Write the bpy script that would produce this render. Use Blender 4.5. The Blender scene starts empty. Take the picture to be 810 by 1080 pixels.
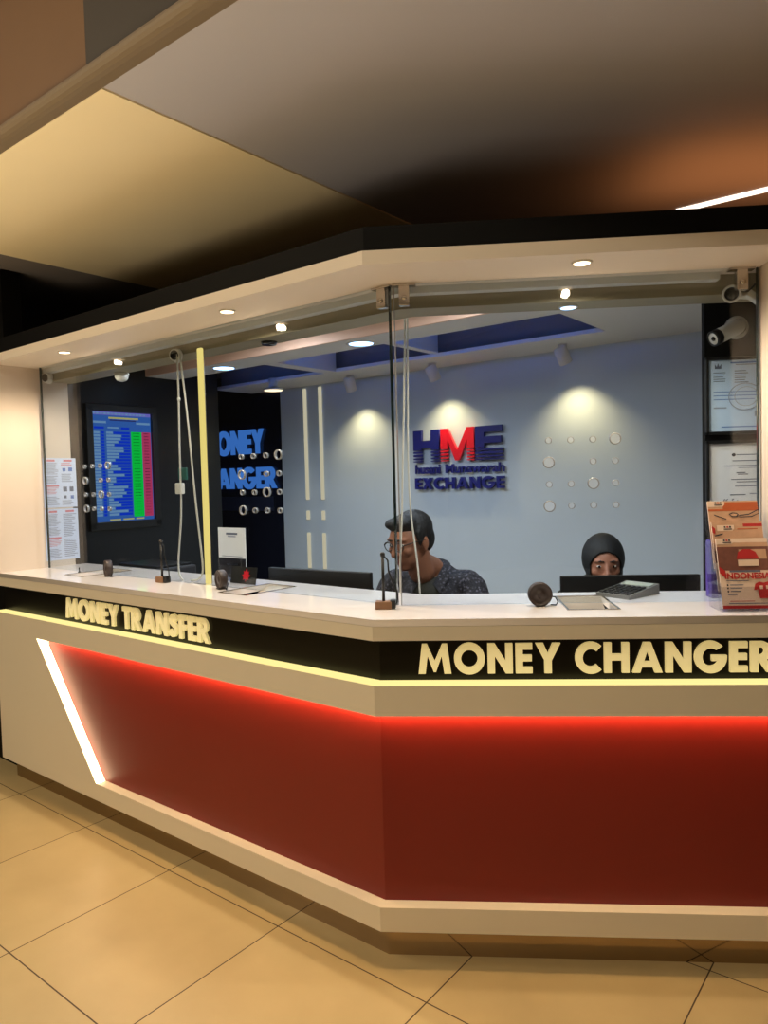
import bpy, bmesh, math, random
from mathutils import Vector as V, Matrix, Euler
random.seed(7)
PI = math.pi
scn = bpy.context.scene
COL = scn.collection
# ------------------------------------------------------------------ frames
# the counter has two fronts: the right one runs along +X at Y=0, the left one
# runs from the same corner (0,0) back and to the left, 33.6 degrees off it
TH = math.radians(33.57)
DL = V((-math.cos(TH), math.sin(TH), 0))      # along the left front, away from the corner
NL = V((math.sin(TH), math.cos(TH), 0))       # into the booth, square to the left front
RZL = -TH                                     # turn of a thing that stands square to the left front
RZS = PI/2 - TH                               # turn of a thing hung on a side wall facing the booth
KC = NL.x and (1 - NL.y)/NL.x                 # mitre slope at the corner
def LP(u, n, z): return DL*u + NL*n + V((0, 0, z))
def RP(x, y, z): return V((x, y, z))
def KP(n, z): return V((KC*n, n, z))
UL, XR = 2.468, 1.36                          # ends of the two fronts
SOF = 2.097                                   # soffit height
TOP = 1.059                                   # countertop height

# ------------------------------------------------------------------ materials
def lin(c):
    r = []
    for v in c:
        v /= 255.0
        r.append(v/12.92 if v <= .04045 else ((v + .055)/1.055)**2.4)
    return (*r, 1.0)
def mat(name, rgb, rough=.5, metal=0., noise=0., nscale=12., bump=0., spec=.5, coat=0., emit=None, estr=0.):
    m = bpy.data.materials.new(name); m.use_nodes = True
    nt = m.node_tree; b = nt.nodes['Principled BSDF']
    c = lin(rgb)
    b.inputs['Base Color'].default_value = c
    b.inputs['Roughness'].default_value = rough
    b.inputs['Metallic'].default_value = metal
    b.inputs['Specular IOR Level'].default_value = spec
    b.inputs['Coat Weight'].default_value = coat
    if emit:
        b.inputs['Emission Color'].default_value = lin(emit)
        b.inputs['Emission Strength'].default_value = estr
    if noise or bump:
        tc = nt.nodes.new('ShaderNodeTexCoord'); nz = nt.nodes.new('ShaderNodeTexNoise')
        nz.inputs['Scale'].default_value = nscale; nz.inputs['Detail'].default_value = 5
        nt.links.new(tc.outputs['Object'], nz.inputs['Vector'])
        if noise:
            mx = nt.nodes.new('ShaderNodeMix'); mx.data_type = 'RGBA'
            mx.inputs['A'].default_value = tuple(min(1, v*(1 - noise)) for v in c[:3]) + (1,)
            mx.inputs['B'].default_value = tuple(min(1, v*(1 + noise)) for v in c[:3]) + (1,)
            nt.links.new(nz.outputs['Fac'], mx.inputs['Factor'])
            nt.links.new(mx.outputs['Result'], b.inputs['Base Color'])
        if bump:
            bp = nt.nodes.new('ShaderNodeBump'); bp.inputs['Strength'].default_value = bump
            bp.inputs['Distance'].default_value = .01
            nt.links.new(nz.outputs['Fac'], bp.inputs['Height'])
            nt.links.new(bp.outputs['Normal'], b.inputs['Normal'])
    return m
def emat(name, rgb, s):
    m = bpy.data.materials.new(name); m.use_nodes = True
    nt = m.node_tree; nt.nodes.clear()
    e = nt.nodes.new('ShaderNodeEmission'); o = nt.nodes.new('ShaderNodeOutputMaterial')
    e.inputs['Color'].default_value = lin(rgb); e.inputs['Strength'].default_value = s
    nt.links.new(e.outputs[0], o.inputs[0]); return m
def glassmat(name, tint, refl=1.0, edge=None):
    m = bpy.data.materials.new(name); m.use_nodes = True
    nt = m.node_tree; nt.nodes.clear()
    t = nt.nodes.new('ShaderNodeBsdfTransparent'); t.inputs['Color'].default_value = lin(tint)
    g = nt.nodes.new('ShaderNodeBsdfGlossy'); g.inputs['Roughness'].default_value = .0
    g.inputs['Color'].default_value = (refl, refl, refl, 1)
    lw = nt.nodes.new('ShaderNodeLayerWeight'); lw.inputs['Blend'].default_value = .5
    p5 = nt.nodes.new('ShaderNodeMath'); p5.operation = 'POWER'; p5.inputs[1].default_value = 5
    f = nt.nodes.new('ShaderNodeMath'); f.operation = 'MULTIPLY_ADD'; f.inputs[1].default_value = .90; f.inputs[2].default_value = .035
    nt.links.new(lw.outputs['Facing'], p5.inputs[0]); nt.links.new(p5.outputs[0], f.inputs[0])
    mx = nt.nodes.new('ShaderNodeMixShader'); o = nt.nodes.new('ShaderNodeOutputMaterial')
    nt.links.new(f.outputs[0], mx.inputs[0]); nt.links.new(t.outputs[0], mx.inputs[1]); nt.links.new(g.outputs[0], mx.inputs[2])
    nt.links.new(mx.outputs[0], o.inputs[0]); return m

M = {}
M['white_lam'] = mat('white_laminate', (230, 220, 200), .38, noise=.02, nscale=3)
M['soffit'] = mat('soffit_paint', (236, 224, 208), .45, noise=.02, nscale=4)
M['solid'] = mat('solid_surface_white', (238, 230, 224), .12, noise=.02, nscale=30, coat=.3)
M['blackgloss'] = mat('black_acrylic', (10, 8, 6), .3, spec=.3)
M['black'] = mat('black_paint', (5, 5, 6), .6, noise=.1, spec=.15)
M['blackmatte'] = mat('black_plastic', (17, 17, 18), .42, noise=.15, nscale=60)
M['darkgrey'] = mat('dark_grey_plastic', (48, 47, 50), .4, noise=.1, nscale=40)
M['red'] = mat('red_laminate', (124, 20, 13), .42, noise=.04, nscale=2.5)
M['gold'] = mat('cream_gold_acrylic', (244, 234, 196), .3, emit=(255, 230, 158), estr=.36)  # emission puts the ledge's light on the letters into the material
M['steel'] = mat('brushed_steel', (200, 192, 180), .09, metal=1)
M['steel_dull'] = mat('satin_steel', (205, 200, 195), .25, metal=1)
M['dish'] = mat('satin_cream_steel', (206, 188, 164), .3, metal=.55)
M['plinth'] = mat('polished_steel_plinth', (172, 152, 126), .09, metal=1)
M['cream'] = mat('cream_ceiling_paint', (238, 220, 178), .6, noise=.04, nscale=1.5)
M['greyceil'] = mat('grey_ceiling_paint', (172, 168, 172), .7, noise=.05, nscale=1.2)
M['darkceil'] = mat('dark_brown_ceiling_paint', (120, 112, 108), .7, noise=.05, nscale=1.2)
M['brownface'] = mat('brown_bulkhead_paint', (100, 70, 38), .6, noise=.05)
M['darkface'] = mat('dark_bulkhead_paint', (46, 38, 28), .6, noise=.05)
M['lip'] = mat('taupe_trim_paint', (112, 96, 74), .5)
M['backwall'] = mat('pale_grey_blue_wall', (194, 206, 220), .45, noise=.02, nscale=2)
M['innerwhite'] = mat('interior_white_paint', (226, 224, 224), .6, noise=.02)
M['peach'] = mat('peach_white_paint', (244, 198, 168), .55, noise=.02)  # white bulkhead face with its warm light put into the colour
M['navy'] = mat('dark_navy_panel', (20, 25, 42), .18, noise=.1, nscale=2)
M['tvwall'] = mat('black_side_wall', (10, 11, 14), .3, noise=.08, nscale=3)
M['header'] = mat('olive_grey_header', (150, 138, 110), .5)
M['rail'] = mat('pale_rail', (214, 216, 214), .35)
M['door_white'] = mat('jamb_paint', (212, 196, 178), .5, noise=.015)
M['paper'] = mat('white_paper', (238, 238, 240), .6)
M['bluepaper'] = mat('pale_blue_paper', (196, 220, 246), .4)
M['ink'] = mat('grey_ink', (96, 104, 124), .6)
M['inklight'] = mat('pale_ink', (150, 158, 176), .6)
M['inkred'] = mat('red_ink', (206, 120, 128), .6)
M['inkblue'] = mat('blue_ink', (92, 124, 190), .6)
M['inkdark'] = mat('dark_ink', (40, 40, 50), .6)
M['photo_skin'] = mat('photo_skin', (180, 110, 90), .6)
M['cord'] = mat('off_white_cord', (205, 200, 188), .5)
M['cctv'] = mat('white_plastic', (226, 222, 212), .35)
M['lens'] = mat('lens_glass', (22, 18, 16), .08, coat=.5)
M['wood'] = mat('brown_wood_block', (128, 92, 62), .5, noise=.25, nscale=25)
M['puck'] = mat('dark_brown_rubber', (48, 36, 32), .45, noise=.1)
M['purple'] = mat('purple_plastic', (96, 70, 160), .4)
M['logo_blue'] = mat('logo_blue', (24, 30, 118), .35)
M['logo_red'] = mat('logo_red', (226, 20, 44), .35)
M['skin'] = mat('skin', (140, 92, 68), .5, noise=.06, nscale=30, spec=.4)
M['skin_w'] = mat('skin_fair', (160, 108, 86), .5, noise=.05, nscale=30, spec=.4)
M['lips'] = mat('lips', (120, 62, 54), .45)
M['eye'] = mat('eye_white', (214, 208, 200), .2)
M['iris'] = mat('dark_iris', (24, 16, 12), .15)
M['hair'] = mat('black_hair', (9, 8, 9), .62, noise=.3, nscale=90, bump=.5)
M['hijab'] = mat('black_hijab_cloth', (17, 19, 22), .7, noise=.1, nscale=40, bump=.15)
M['trousers'] = mat('charcoal_trousers', (34, 34, 38), .8)
M['chairfab'] = mat('black_chair_fabric', (20, 20, 23), .7, noise=.1, nscale=80)
M['desk'] = mat('pale_desk_laminate', (190, 184, 178), .4, noise=.03)
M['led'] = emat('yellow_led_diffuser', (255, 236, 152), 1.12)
M['ledwhite'] = emat('warm_white_led', (255, 226, 176), 6.0)
M['ledtube'] = emat('yellow_led_tube', (255, 226, 128), 1.05)
M['linear'] = emat('linear_lamp', (255, 236, 214), 2.2)
M['lampwarm'] = emat('warm_lamp', (255, 220, 172), 7.0)
M['lampcool'] = emat('cool_lamp', (160, 206, 255), 7.0)
M['lampspot'] = emat('spot_lens', (255, 238, 205), 9.0)
M['glass'] = glassmat('clear_glass', (243, 247, 250))
M['acrylic'] = glassmat('clear_acrylic', (244, 244, 246))
M['glassedge'] = mat('green_glass_edge', (28, 46, 44), .12, coat=.5)
M['rim'] = mat('frosted_rim', (150, 152, 154), .2, coat=.5)
def shirt_mat():
    m = mat('dark_speckled_shirt', (30, 31, 42), .8)
    nt = m.node_tree; b = nt.nodes['Principled BSDF']
    tc = nt.nodes.new('ShaderNodeTexCoord'); v = nt.nodes.new('ShaderNodeTexVoronoi'); v.inputs['Scale'].default_value = 75
    r = nt.nodes.new('ShaderNodeValToRGB'); r.color_ramp.elements[0].color = lin((104, 100, 112)); r.color_ramp.elements[1].color = lin((25, 26, 36))
    r.color_ramp.elements[0].position = .1; r.color_ramp.elements[1].position = .42
    nt.links.new(tc.outputs['Object'], v.inputs['Vector']); nt.links.new(v.outputs['Distance'], r.inputs['Fac'])
    nt.links.new(r.outputs['Color'], b.inputs['Base Color']); return m
M['shirt'] = shirt_mat()
M['tee'] = mat('olive_tee', (46, 46, 40), .8)
def floor_mat():
    m = mat('beige_floor_tiles', (212, 186, 140), .3)
    nt = m.node_tree; b = nt.nodes['Principled BSDF']
    tc = nt.nodes.new('ShaderNodeTexCoord')
    mp = nt.nodes.new('ShaderNodeMapping'); mp.inputs['Location'].default_value = (-.405 + 6.0, .556 + 6.0, 0)
    br = nt.nodes.new('ShaderNodeTexBrick'); br.offset = 0; br.squash = 1
    for k, v in dict(Scale=1.0).items(): br.inputs[k].default_value = v
    br.inputs['Brick Width'].default_value = .6; br.inputs['Row Height'].default_value = .6
    br.inputs['Mortar Size'].default_value = .0022; br.inputs['Mortar Smooth'].default_value = .1
    br.inputs['Color1'].default_value = lin((196, 174, 128)); br.inputs['Color2'].default_value = lin((191, 169, 123))
    br.inputs['Mortar'].default_value = lin((66, 48, 26))
    nz = nt.nodes.new('ShaderNodeTexNoise'); nz.inputs['Scale'].default_value = 3.5; nz.inputs['Detail'].default_value = 8
    mx = nt.nodes.new('ShaderNodeMix'); mx.data_type = 'RGBA'; mx.blend_type = 'MULTIPLY'; mx.inputs['Factor'].default_value = .35
    rp = nt.nodes.new('ShaderNodeValToRGB'); rp.color_ramp.elements[0].position = .3; rp.color_ramp.elements[0].color = (.58, .56, .52, 1); rp.color_ramp.elements[1].position = .7; rp.color_ramp.elements[1].color = (1, 1, 1, 1)
    nt.links.new(tc.outputs['Object'], mp.inputs['Vector']); nt.links.new(mp.outputs[0], br.inputs['Vector'])
    nt.links.new(tc.outputs['Object'], nz.inputs['Vector']); nt.links.new(nz.outputs['Fac'], rp.inputs['Fac'])
    nt.links.new(br.outputs['Color'], mx.inputs['A']); nt.links.new(rp.outputs['Color'], mx.inputs['B'])
    nt.links.new(mx.outputs['Result'], b.inputs['Base Color'])
    mr = nt.nodes.new('ShaderNodeMapRange'); mr.inputs['To Min'].default_value = .34; mr.inputs['To Max'].default_value = .6
    nt.links.new(br.outputs['Fac'], mr.inputs['Value']); nt.links.new(mr.outputs[0], b.inputs['Roughness'])
    return m
M['floor'] = floor_mat()

# ------------------------------------------------------------------ mesh helpers
class MB:
    """collects shapes; build() links them as ONE mesh object"""
    def __init__(s): s.v = []; s.f = []; s.mi = []; s.sm = []; s.k = 0
    def add(s, vs, fs, smooth=False):
        b = len(s.v); s.v += [V(p) for p in vs]
        for f in fs:
            s.f.append([b + i for i in f]); s.mi.append(s.k); s.sm.append(smooth)
        return s
    def prism(s, poly, vec):                      # a polygon pushed along a vector
        n = len(poly); vec = V(vec); a = [V(p) for p in poly]
        return s.add(a + [p + vec for p in a], [list(range(n))[::-1], list(range(n, 2*n))] + [[i, (i+1) % n, n + (i+1) % n, n + i] for i in range(n)])
    def box(s, c, size, mtx=None, bev=0.):
        x, y, z = (d/2 for d in size)
        if bev <= 0:
            vs = [V((sx*x, sy*y, sz*z)) for sx in (-1, 1) for sy in (-1, 1) for sz in (-1, 1)]
            fs = [(0,1,3,2), (4,6,7,5), (0,4,5,1), (2,3,7,6), (0,2,6,4), (1,5,7,3)]
        else:
            bm = bmesh.new(); bmesh.ops.create_cube(bm, size=1)
            for w in bm.verts: w.co = V((w.co.x*2*x, w.co.y*2*y, w.co.z*2*z))
            bmesh.ops.bevel(bm, geom=bm.edges[:], offset=min(bev, .49*min(size)), segments=2, profile=.5, affect='EDGES')
            bm.verts.index_update()
            vs = [w.co.copy() for w in bm.verts]; fs = [[w.index for w in f.verts] for f in bm.faces]; bm.free()
        c = V(c)
        vs = [((mtx @ p) if mtx is not None else p) + c for p in vs]
        return s.add(vs, fs)
    def sweep(s, prof, ul=UL, xr=XR):             # a closed (n,z) section swept along both fronts, mitred at the corner
        n = len(prof)
        vs = [LP(ul, a, z) for a, z in prof] + [KP(a, z) for a, z in prof] + [RP(xr, a, z) for a, z in prof]
        fs = [list(range(n))[::-1], [2*n + i for i in range(n)]]
        for r in (0, 1):
            for i in range(n):
                j = (i+1) % n; fs.append([r*n + i, r*n + j, (r+1)*n + j, (r+1)*n + i])
        return s.add(vs, fs)
    def lathe(s, prof, origin, axis, seg=24, smooth=True, caps=True):   # (r, h) pairs turned about an axis
        ax = V(axis).normalized(); t = V((0, 0, 1)) if abs(ax.z) < .9 else V((1, 0, 0))
        e1 = ax.cross(t).normalized(); e2 = ax.cross(e1); o = V(origin)
        vs = []; fs = []
        for r, h in prof:
            for i in range(seg):
                a = 2*PI*i/seg; vs.append(o + ax*h + (e1*math.cos(a) + e2*math.sin(a))*r)
        for k in range(len(prof) - 1):
            for i in range(seg):
                j = (i+1) % seg; fs.append([k*seg + i, k*seg + j, (k+1)*seg + j, (k+1)*seg + i])
        if caps: fs.append(list(range(seg))[::-1]); m = (len(prof) - 1)*seg; fs.append([m + i for i in range(seg)])
        return s.add(vs, fs, smooth)
    def cyl(s, a, b, r, r2=None, seg=20):
        a, b = V(a), V(b); h = (b - a).length
        return s.lathe([(r, 0), (r if r2 is None else r2, h)], a, b - a, seg)
    def torus(s, c, axis, R, r, seg=24, sub=8):
        ax = V(axis).normalized(); t = V((0, 0, 1)) if abs(ax.z) < .9 else V((1, 0, 0))
        e1 = ax.cross(t).normalized(); e2 = ax.cross(e1); c = V(c); vs = []; fs = []
        for i in range(seg):
            a = 2*PI*i/seg; d = e1*math.cos(a) + e2*math.sin(a)
            for k in range(sub):
                q = 2*PI*k/sub; vs.append(c + d*(R + r*math.cos(q)) + ax*(r*math.sin(q)))
        for i in range(seg):
            for k in range(sub):
                i2 = (i+1) % seg; k2 = (k+1) % sub; fs.append([i*sub + k, i2*sub + k, i2*sub + k2, i*sub + k2])
        return s.add(vs, fs, True)
    def tube(s, pts, r, sub=8, smooth=True):
        pts = [V(p) for p in pts]; n = len(pts); vs = []; fs = []
        tan = [(pts[min(i+1, n-1)] - pts[max(i-1, 0)]).normalized() for i in range(n)]
        t = tan[0]; up = V((0, 0, 1)) if abs(t.z) < .9 else V((1, 0, 0))
        e1 = t.cross(up).normalized()
        for i in range(n):
            e1 = (e1 - tan[i]*e1.dot(tan[i])).normalized(); e2 = tan[i].cross(e1)
            rr = r[i] if isinstance(r, (list, tuple)) else r
            for k in range(sub):
                a = 2*PI*k/sub; vs.append(pts[i] + (e1*math.cos(a) + e2*math.sin(a))*rr)
        for i in range(n - 1):
            for k in range(sub):
                k2 = (k+1) % sub; fs.append([i*sub + k, i*sub + k2, (i+1)*sub + k2, (i+1)*sub + k])
        fs.append(list(range(sub))[::-1]); fs.append([(n-1)*sub + k for k in range(sub)])
        return s.add(vs, fs, smooth)
    def ell(s, c, r, mtx=None, seg=20, rings=12):
        c = V(c); vs = []; fs = []
        for i in range(1, rings):
            a = PI*i/rings
            for k in range(seg):
                b = 2*PI*k/seg
                p = V((r[0]*math.sin(a)*math.cos(b), r[1]*math.sin(a)*math.sin(b), r[2]*math.cos(a)))
                vs.append((mtx @ p if mtx is not None else p) + c)
        for i in range(rings - 2):
            for k in range(seg):
                k2 = (k+1) % seg; fs.append([i*seg + k, (i+1)*seg + k, (i+1)*seg + k2, i*seg + k2])
        tp = V((0, 0, r[2])); bt = V((0, 0, -r[2])); nv = len(vs)
        vs += [(mtx @ tp if mtx is not None else tp) + c, (mtx @ bt if mtx is not None else bt) + c]
        for k in range(seg):
            k2 = (k+1) % seg
            fs.append([nv, k, k2]); fs.append([nv + 1, (rings-2)*seg + k2, (rings-2)*seg + k])
        return s.add(vs, fs, True)
    def limb(s, a, ra, b, rb):                    # a tapered capsule
        a, b = V(a), V(b); s.ell(a, (ra,)*3); s.ell(b, (rb,)*3)
        return s.lathe([(ra, 0), (rb, (b - a).length)], a, b - a, 20)
    def mesh(s, name):
        me = bpy.data.meshes.new(name); me.from_pydata([tuple(p) for p in s.v], [], s.f)
        me.polygons.foreach_set('material_index', s.mi); me.polygons.foreach_set('use_smooth', s.sm)
        bm = bmesh.new(); bm.from_mesh(me); bmesh.ops.recalc_face_normals(bm, faces=bm.faces[:]); bm.to_mesh(me); bm.free()
        me.update(); return me
    def build(s, name, mats, parent=None, world=False):
        me = s.mesh(name)
        return link(name, me, mats, parent, world)
def link(name, me, mats, parent=None, world=False):
    if not isinstance(mats, (list, tuple)): mats = [mats]
    idx = [p.material_index for p in me.polygons]
    me.materials.clear()
    for m in mats: me.materials.append(M[m] if isinstance(m, str) else m)
    me.polygons.foreach_set('material_index', idx)
    o = bpy.data.objects.new(name, me); COL.objects.link(o)
    if parent is not None:
        if world: me.transform(root_matrix(parent).inverted())
        o.parent = parent
    elif world is False: pass
    return o
def root_matrix(o):
    m = Matrix.Translation(o.location) @ o.rotation_euler.to_matrix().to_4x4()
    return root_matrix(o.parent) @ m if o.parent else m
def recenter(o):                                   # put a single-mesh thing's origin at its base
    vs = [v.co for v in o.data.vertices]
    c = V(((min(v.x for v in vs) + max(v.x for v in vs))/2, (min(v.y for v in vs) + max(v.y for v in vs))/2, min(v.z for v in vs)))
    o.data.transform(Matrix.Translation(-c)); o.location = c; return o
def thing(name, label, cat, loc=(0, 0, 0), rz=0., group=None, rot=None):
    o = bpy.data.objects.new(name, None); COL.objects.link(o); o.empty_display_size = .05
    o.location = loc; o.rotation_euler = rot if rot else (0, 0, rz)
    o['label'] = label; o['category'] = cat
    if group: o['group'] = group
    return o
def tag(o, label, cat, group=None):
    o['label'] = label; o['category'] = cat
    if group: o['group'] = group
    return o
def struct(o, label=None, cat=None):
    o['kind'] = 'structure'
    if label: o['label'] = label
    if cat: o['category'] = cat
    return o
def curve_mesh(cu):
    o = bpy.data.objects.new('tmp', cu); COL.objects.link(o)
    dg = bpy.context.evaluated_depsgraph_get(); dg.update()
    me = bpy.data.meshes.new_from_object(o.evaluated_get(dg), depsgraph=dg)
    bpy.data.objects.remove(o); bpy.data.curves.remove(cu); return me
def apply_mods(me, mods):
    o = bpy.data.objects.new('tmp', me); COL.objects.link(o)
    for ty, kw in mods:
        md = o.modifiers.new(ty, ty)
        for k, v in kw.items(): setattr(md, k, v)
    dg = bpy.context.evaluated_depsgraph_get(); dg.update()
    r = bpy.data.meshes.new_from_object(o.evaluated_get(dg), depsgraph=dg)
    bpy.data.objects.remove(o); bpy.data.meshes.remove(me); return r
def plate(outer, holes, thick):                    # a flat plate (x,y) with holes, thickness along z, centred
    cu = bpy.data.curves.new('plate', 'CURVE'); cu.dimensions = '2D'; cu.fill_mode = 'BOTH'; cu.extrude = thick/2
    for poly in [outer] + holes:
        sp = cu.splines.new('POLY'); sp.points.add(len(poly) - 1); sp.use_cyclic_u = True
        for i, p in enumerate(poly): sp.points[i].co = (p[0], p[1], 0, 1)
    return curve_mesh(cu)
def text_mesh(body, w, h, depth, bold=0., spacing=1.0):   # raised lettering fitted to w x h, local x right, z up, depth along -y
    cu = bpy.data.curves.new('txt', 'FONT'); cu.body = body; cu.size = 1; cu.extrude = .05; cu.offset = bold; cu.space_character = spacing
    cu.resolution_u = 4
    me = curve_mesh(cu)
    xs = [v.co.x for v in me.vertices]; ys = [v.co.y for v in me.vertices]
    x0, x1, y0, y1 = min(xs), max(xs), min(ys), max(ys)
    for v in me.vertices:
        x, y, z = v.co
        v.co = ((x - x0)/(x1 - x0)*w, -(z + .05)/.1*depth, (y - y0)/(y1 - y0)*h)
    return me
def remesh(mb, vox, smooth=6, f=.5):
    me = mb.mesh('r')
    me = apply_mods(me, [('REMESH', dict(mode='VOXEL', voxel_size=vox)), ('SMOOTH', dict(factor=f, iterations=smooth))])
    for p in me.polygons: p.use_smooth = True
    return me

# ------------------------------------------------------------------ custom bold geometric capitals (polygons in a 1-high box)
def arc(cx, cy, rx, ry, a0, a1, n=14):
    return [(cx + rx*math.cos(math.radians(a0 + (a1 - a0)*i/n)), cy + ry*math.sin(math.radians(a0 + (a1 - a0)*i/n))) for i in range(n + 1)]
T = .235                                           # stroke of the heavy face
def glyph(ch):
    """returns (advance, list of (outer, holes)) pieces"""
    t = T
    if ch == 'M':
        w = 1.12
        return w, [([(0, 0), (.13, 1), (.30, 1), (.56, .42), (.82, 1), (.99, 1), (1.12, 0), (.88, 0), (.80, .60), (.60, .06), (.52, .06), (.32, .60), (.24, 0)], [])]
    if ch == 'O':
        return 1.04, [(arc(.52, .5, .52, .53, 0, 360, 36)[:-1], [arc(.52, .5, .28, .29, 0, 360, 30)[:-1]])]
    if ch == 'N':
        return .84, [([(0, 0), (0, 1), (.24, 1), (.60, .42), (.60, 1), (.84, 1), (.84, 0), (.60, 0), (.24, .58), (.24, 0)], [])]
    if ch == 'E':
        return .56, [([(0, 0), (0, 1), (.56, 1), (.56, .79), (.24, .79), (.24, .61), (.54, .61), (.54, .40), (.24, .40), (.24, .21), (.56, .21), (.56, 0)], [])]
    if ch == 'F':
        return .52, [([(0, 0), (0, 1), (.52, 1), (.52, .79), (.24, .79), (.24, .60), (.50, .60), (.50, .39), (.24, .39), (.24, 0)], [])]
    if ch == 'Y':
        return .84, [([(.30, 0), (.30, .42), (0, 1), (.27, 1), (.42, .66), (.57, 1), (.84, 1), (.54, .42), (.54, 0)], [])]
    if ch == 'C':
        return .86, [(arc(.52, .5, .52, .53, 48, 312, 30) + arc(.52, .5, .27, .29, 312, 48, 26), [])]
    if ch == 'G':
        o = arc(.52, .5, .52, .53, 42, 358, 34) + [(1.04, .56), (.55, .56), (.55, .37), (.76, .37)]
        return 1.04, [(o + arc(.52, .5, .27, .29, 332, 52, 26), [])]
    if ch == 'H':
        return .82, [([(0, 0), (0, 1), (.24, 1), (.24, .62), (.58, .62), (.58, 1), (.82, 1), (.82, 0), (.58, 0), (.58, .41), (.24, .41), (.24, 0)], [])]
    if ch == 'A':
        return .98, [([(0, 0), (.37, 1), (.61, 1), (.98, 0), (.73, 0), (.67, .18), (.31, .18), (.25, 0)], [[(.375, .37), (.605, .37), (.49, .72)]])]
    if ch == 'R':
        o = [(0, 0), (0, 1), (.36, 1)] + arc(.36, .69, .32, .31, 88, -62, 14) + [(.80, 0), (.51, 0), (.26, .38), (.24, .38), (.24, 0)]
        h = [(.24, .56), (.24, .81), (.32, .81)] + arc(.32, .685, .12, .125, 80, -80, 8) + [(.32, .56)]
        return .78, [(o, [h])]
    if ch == 'T':
        return .62, [([(.19, 0), (.19, .79), (0, .79), (0, 1), (.62, 1), (.62, .79), (.43, .79), (.43, 0)], [])]
    if ch == 'S':
        c = [(.53, .80)] + arc(.315, .70, .17, .17, 40, 270, 14) + arc(.29, .285, .185, .185, 80, -150, 14)
        # a stroked spine
        L = [V((p[0], p[1])) for p in [(.55, .74), (.46, .84), (.34, .88), (.22, .86), (.14, .76), (.17, .65), (.30, .565), (.42, .50), (.49, .40), (.47, .25), (.37, .14), (.24, .12), (.12, .17), (.03, .27)]]
        l, r = [], []
        for i, p in enumerate(L):
            d = (L[min(i+1, len(L)-1)] - L[max(i-1, 0)]).normalized(); nn = V((-d.y, d.x))
            l.append(tuple(p + nn*.12)); r.append(tuple(p - nn*.12))
        return .62, [(l + r[::-1], [])]
    return .34, []
def word_pieces(word, w, h, gap=.10):
    x = 0; out = []
    for ch in word:
        adv, ps = glyph(ch)
        for o, hs in ps:
            out.append(([(p[0] + x, p[1]) for p in o], [[(p[0] + x, p[1]) for p in q] for q in hs]))
        x += adv + gap
    k = w/(x - gap)
    return [([(p[0]*k, p[1]*h) for p in o], [[(p[0]*k, p[1]*h) for p in q] for q in hs]) for o, hs in out]
def letters_mesh(pieces, depth):                   # x right, z up, depth along -y from 0
    bm = bmesh.new()
    for o, hs in pieces:
        me = plate(o, hs, depth)
        me.transform(Matrix.Rotation(PI/2, 4, 'X')); me.transform(Matrix.Translation((0, -depth/2, 0)))
        bm.from_mesh(me); bpy.data.meshes.remove(me)
    me = bpy.data.meshes.new('letters'); bm.to_mesh(me); bm.free(); return me
def join_meshes(list_):
    bm = bmesh.new()
    for me, k in list_:
        for p in me.polygons: p.material_index = k
        bm.from_mesh(me)
    me = bpy.data.meshes.new('joined'); bm.to_mesh(me); bm.free(); return me

# ================================================================== THE SETTING
# floor: its own axes follow the tile joints (x along the left front reversed, y into the booth)
fl = bpy.data.meshes.new('floor')
b = MB(); b.box((0, 0, -.05), (14, 14, .1)); fl = b.build('floor', 'floor'); fl.rotation_euler = (0, 0, PI/2 + (PI/2 - TH)); struct(fl)
# local x of the floor = DL, local y = -NL
def ceil_piece(name, m, u0, u1, n0, n1, z, th=.04):
    b = MB(); b.prism([LP(u0, n0, z), LP(u1, n0, z), LP(u1, n1, z), LP(u0, n1, z)], (0, 0, th))
    return struct(b.build(name, m))
ZC = 2.6  # three bays side by side below, each in one flat tone
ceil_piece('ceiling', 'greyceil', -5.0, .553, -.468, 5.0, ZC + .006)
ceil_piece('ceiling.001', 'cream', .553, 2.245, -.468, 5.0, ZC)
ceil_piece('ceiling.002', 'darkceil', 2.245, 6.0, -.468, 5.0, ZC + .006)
# the step up to the higher slab in front, brown on the left, darker on the right, with its rounded lip
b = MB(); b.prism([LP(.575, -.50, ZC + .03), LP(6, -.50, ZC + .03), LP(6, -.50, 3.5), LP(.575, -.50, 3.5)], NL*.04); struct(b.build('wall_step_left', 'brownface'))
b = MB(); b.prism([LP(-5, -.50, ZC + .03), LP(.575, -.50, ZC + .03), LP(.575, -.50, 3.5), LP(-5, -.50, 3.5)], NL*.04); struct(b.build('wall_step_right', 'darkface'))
b = MB()
pr = [(-.50, ZC + .045)] + [(-.50 - .032*math.sin(a), ZC + .022 + .022*math.cos(a)) for a in [PI*i/8 for i in range(9)]] + [(-.47, ZC), (-.47, ZC + .045)]
vs = [LP(-5, n, z) for n, z in pr] + [LP(6, n, z) for n, z in pr]; k = len(pr)
b.add(vs, [[i, (i+1) % k, k + (i+1) % k, k + i] for i in range(k)] + [list(range(k)), list(range(k, 2*k))]); struct(b.build('trim_5', 'lip'))
ceil_piece('ceiling.003', 'greyceil', -5, 6, -7.0, -.46, 3.5)
# corridor wall behind the viewer and the dark ends
b = MB(); b.prism([LP(-5, -7, 0), LP(6, -7, 0), LP(6, -7, 3.5), LP(-5, -7, 3.5)], NL*-.1); struct(b.build('wall_opposite', 'lip'))
b = MB(); b.prism([LP(UL + .03, .12, 0), LP(6, .12, 0), LP(6, .12, 2.6), LP(UL + .03, .12, 2.6)], NL*.1); struct(b.build('wall_beyond', 'black'))

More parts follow.
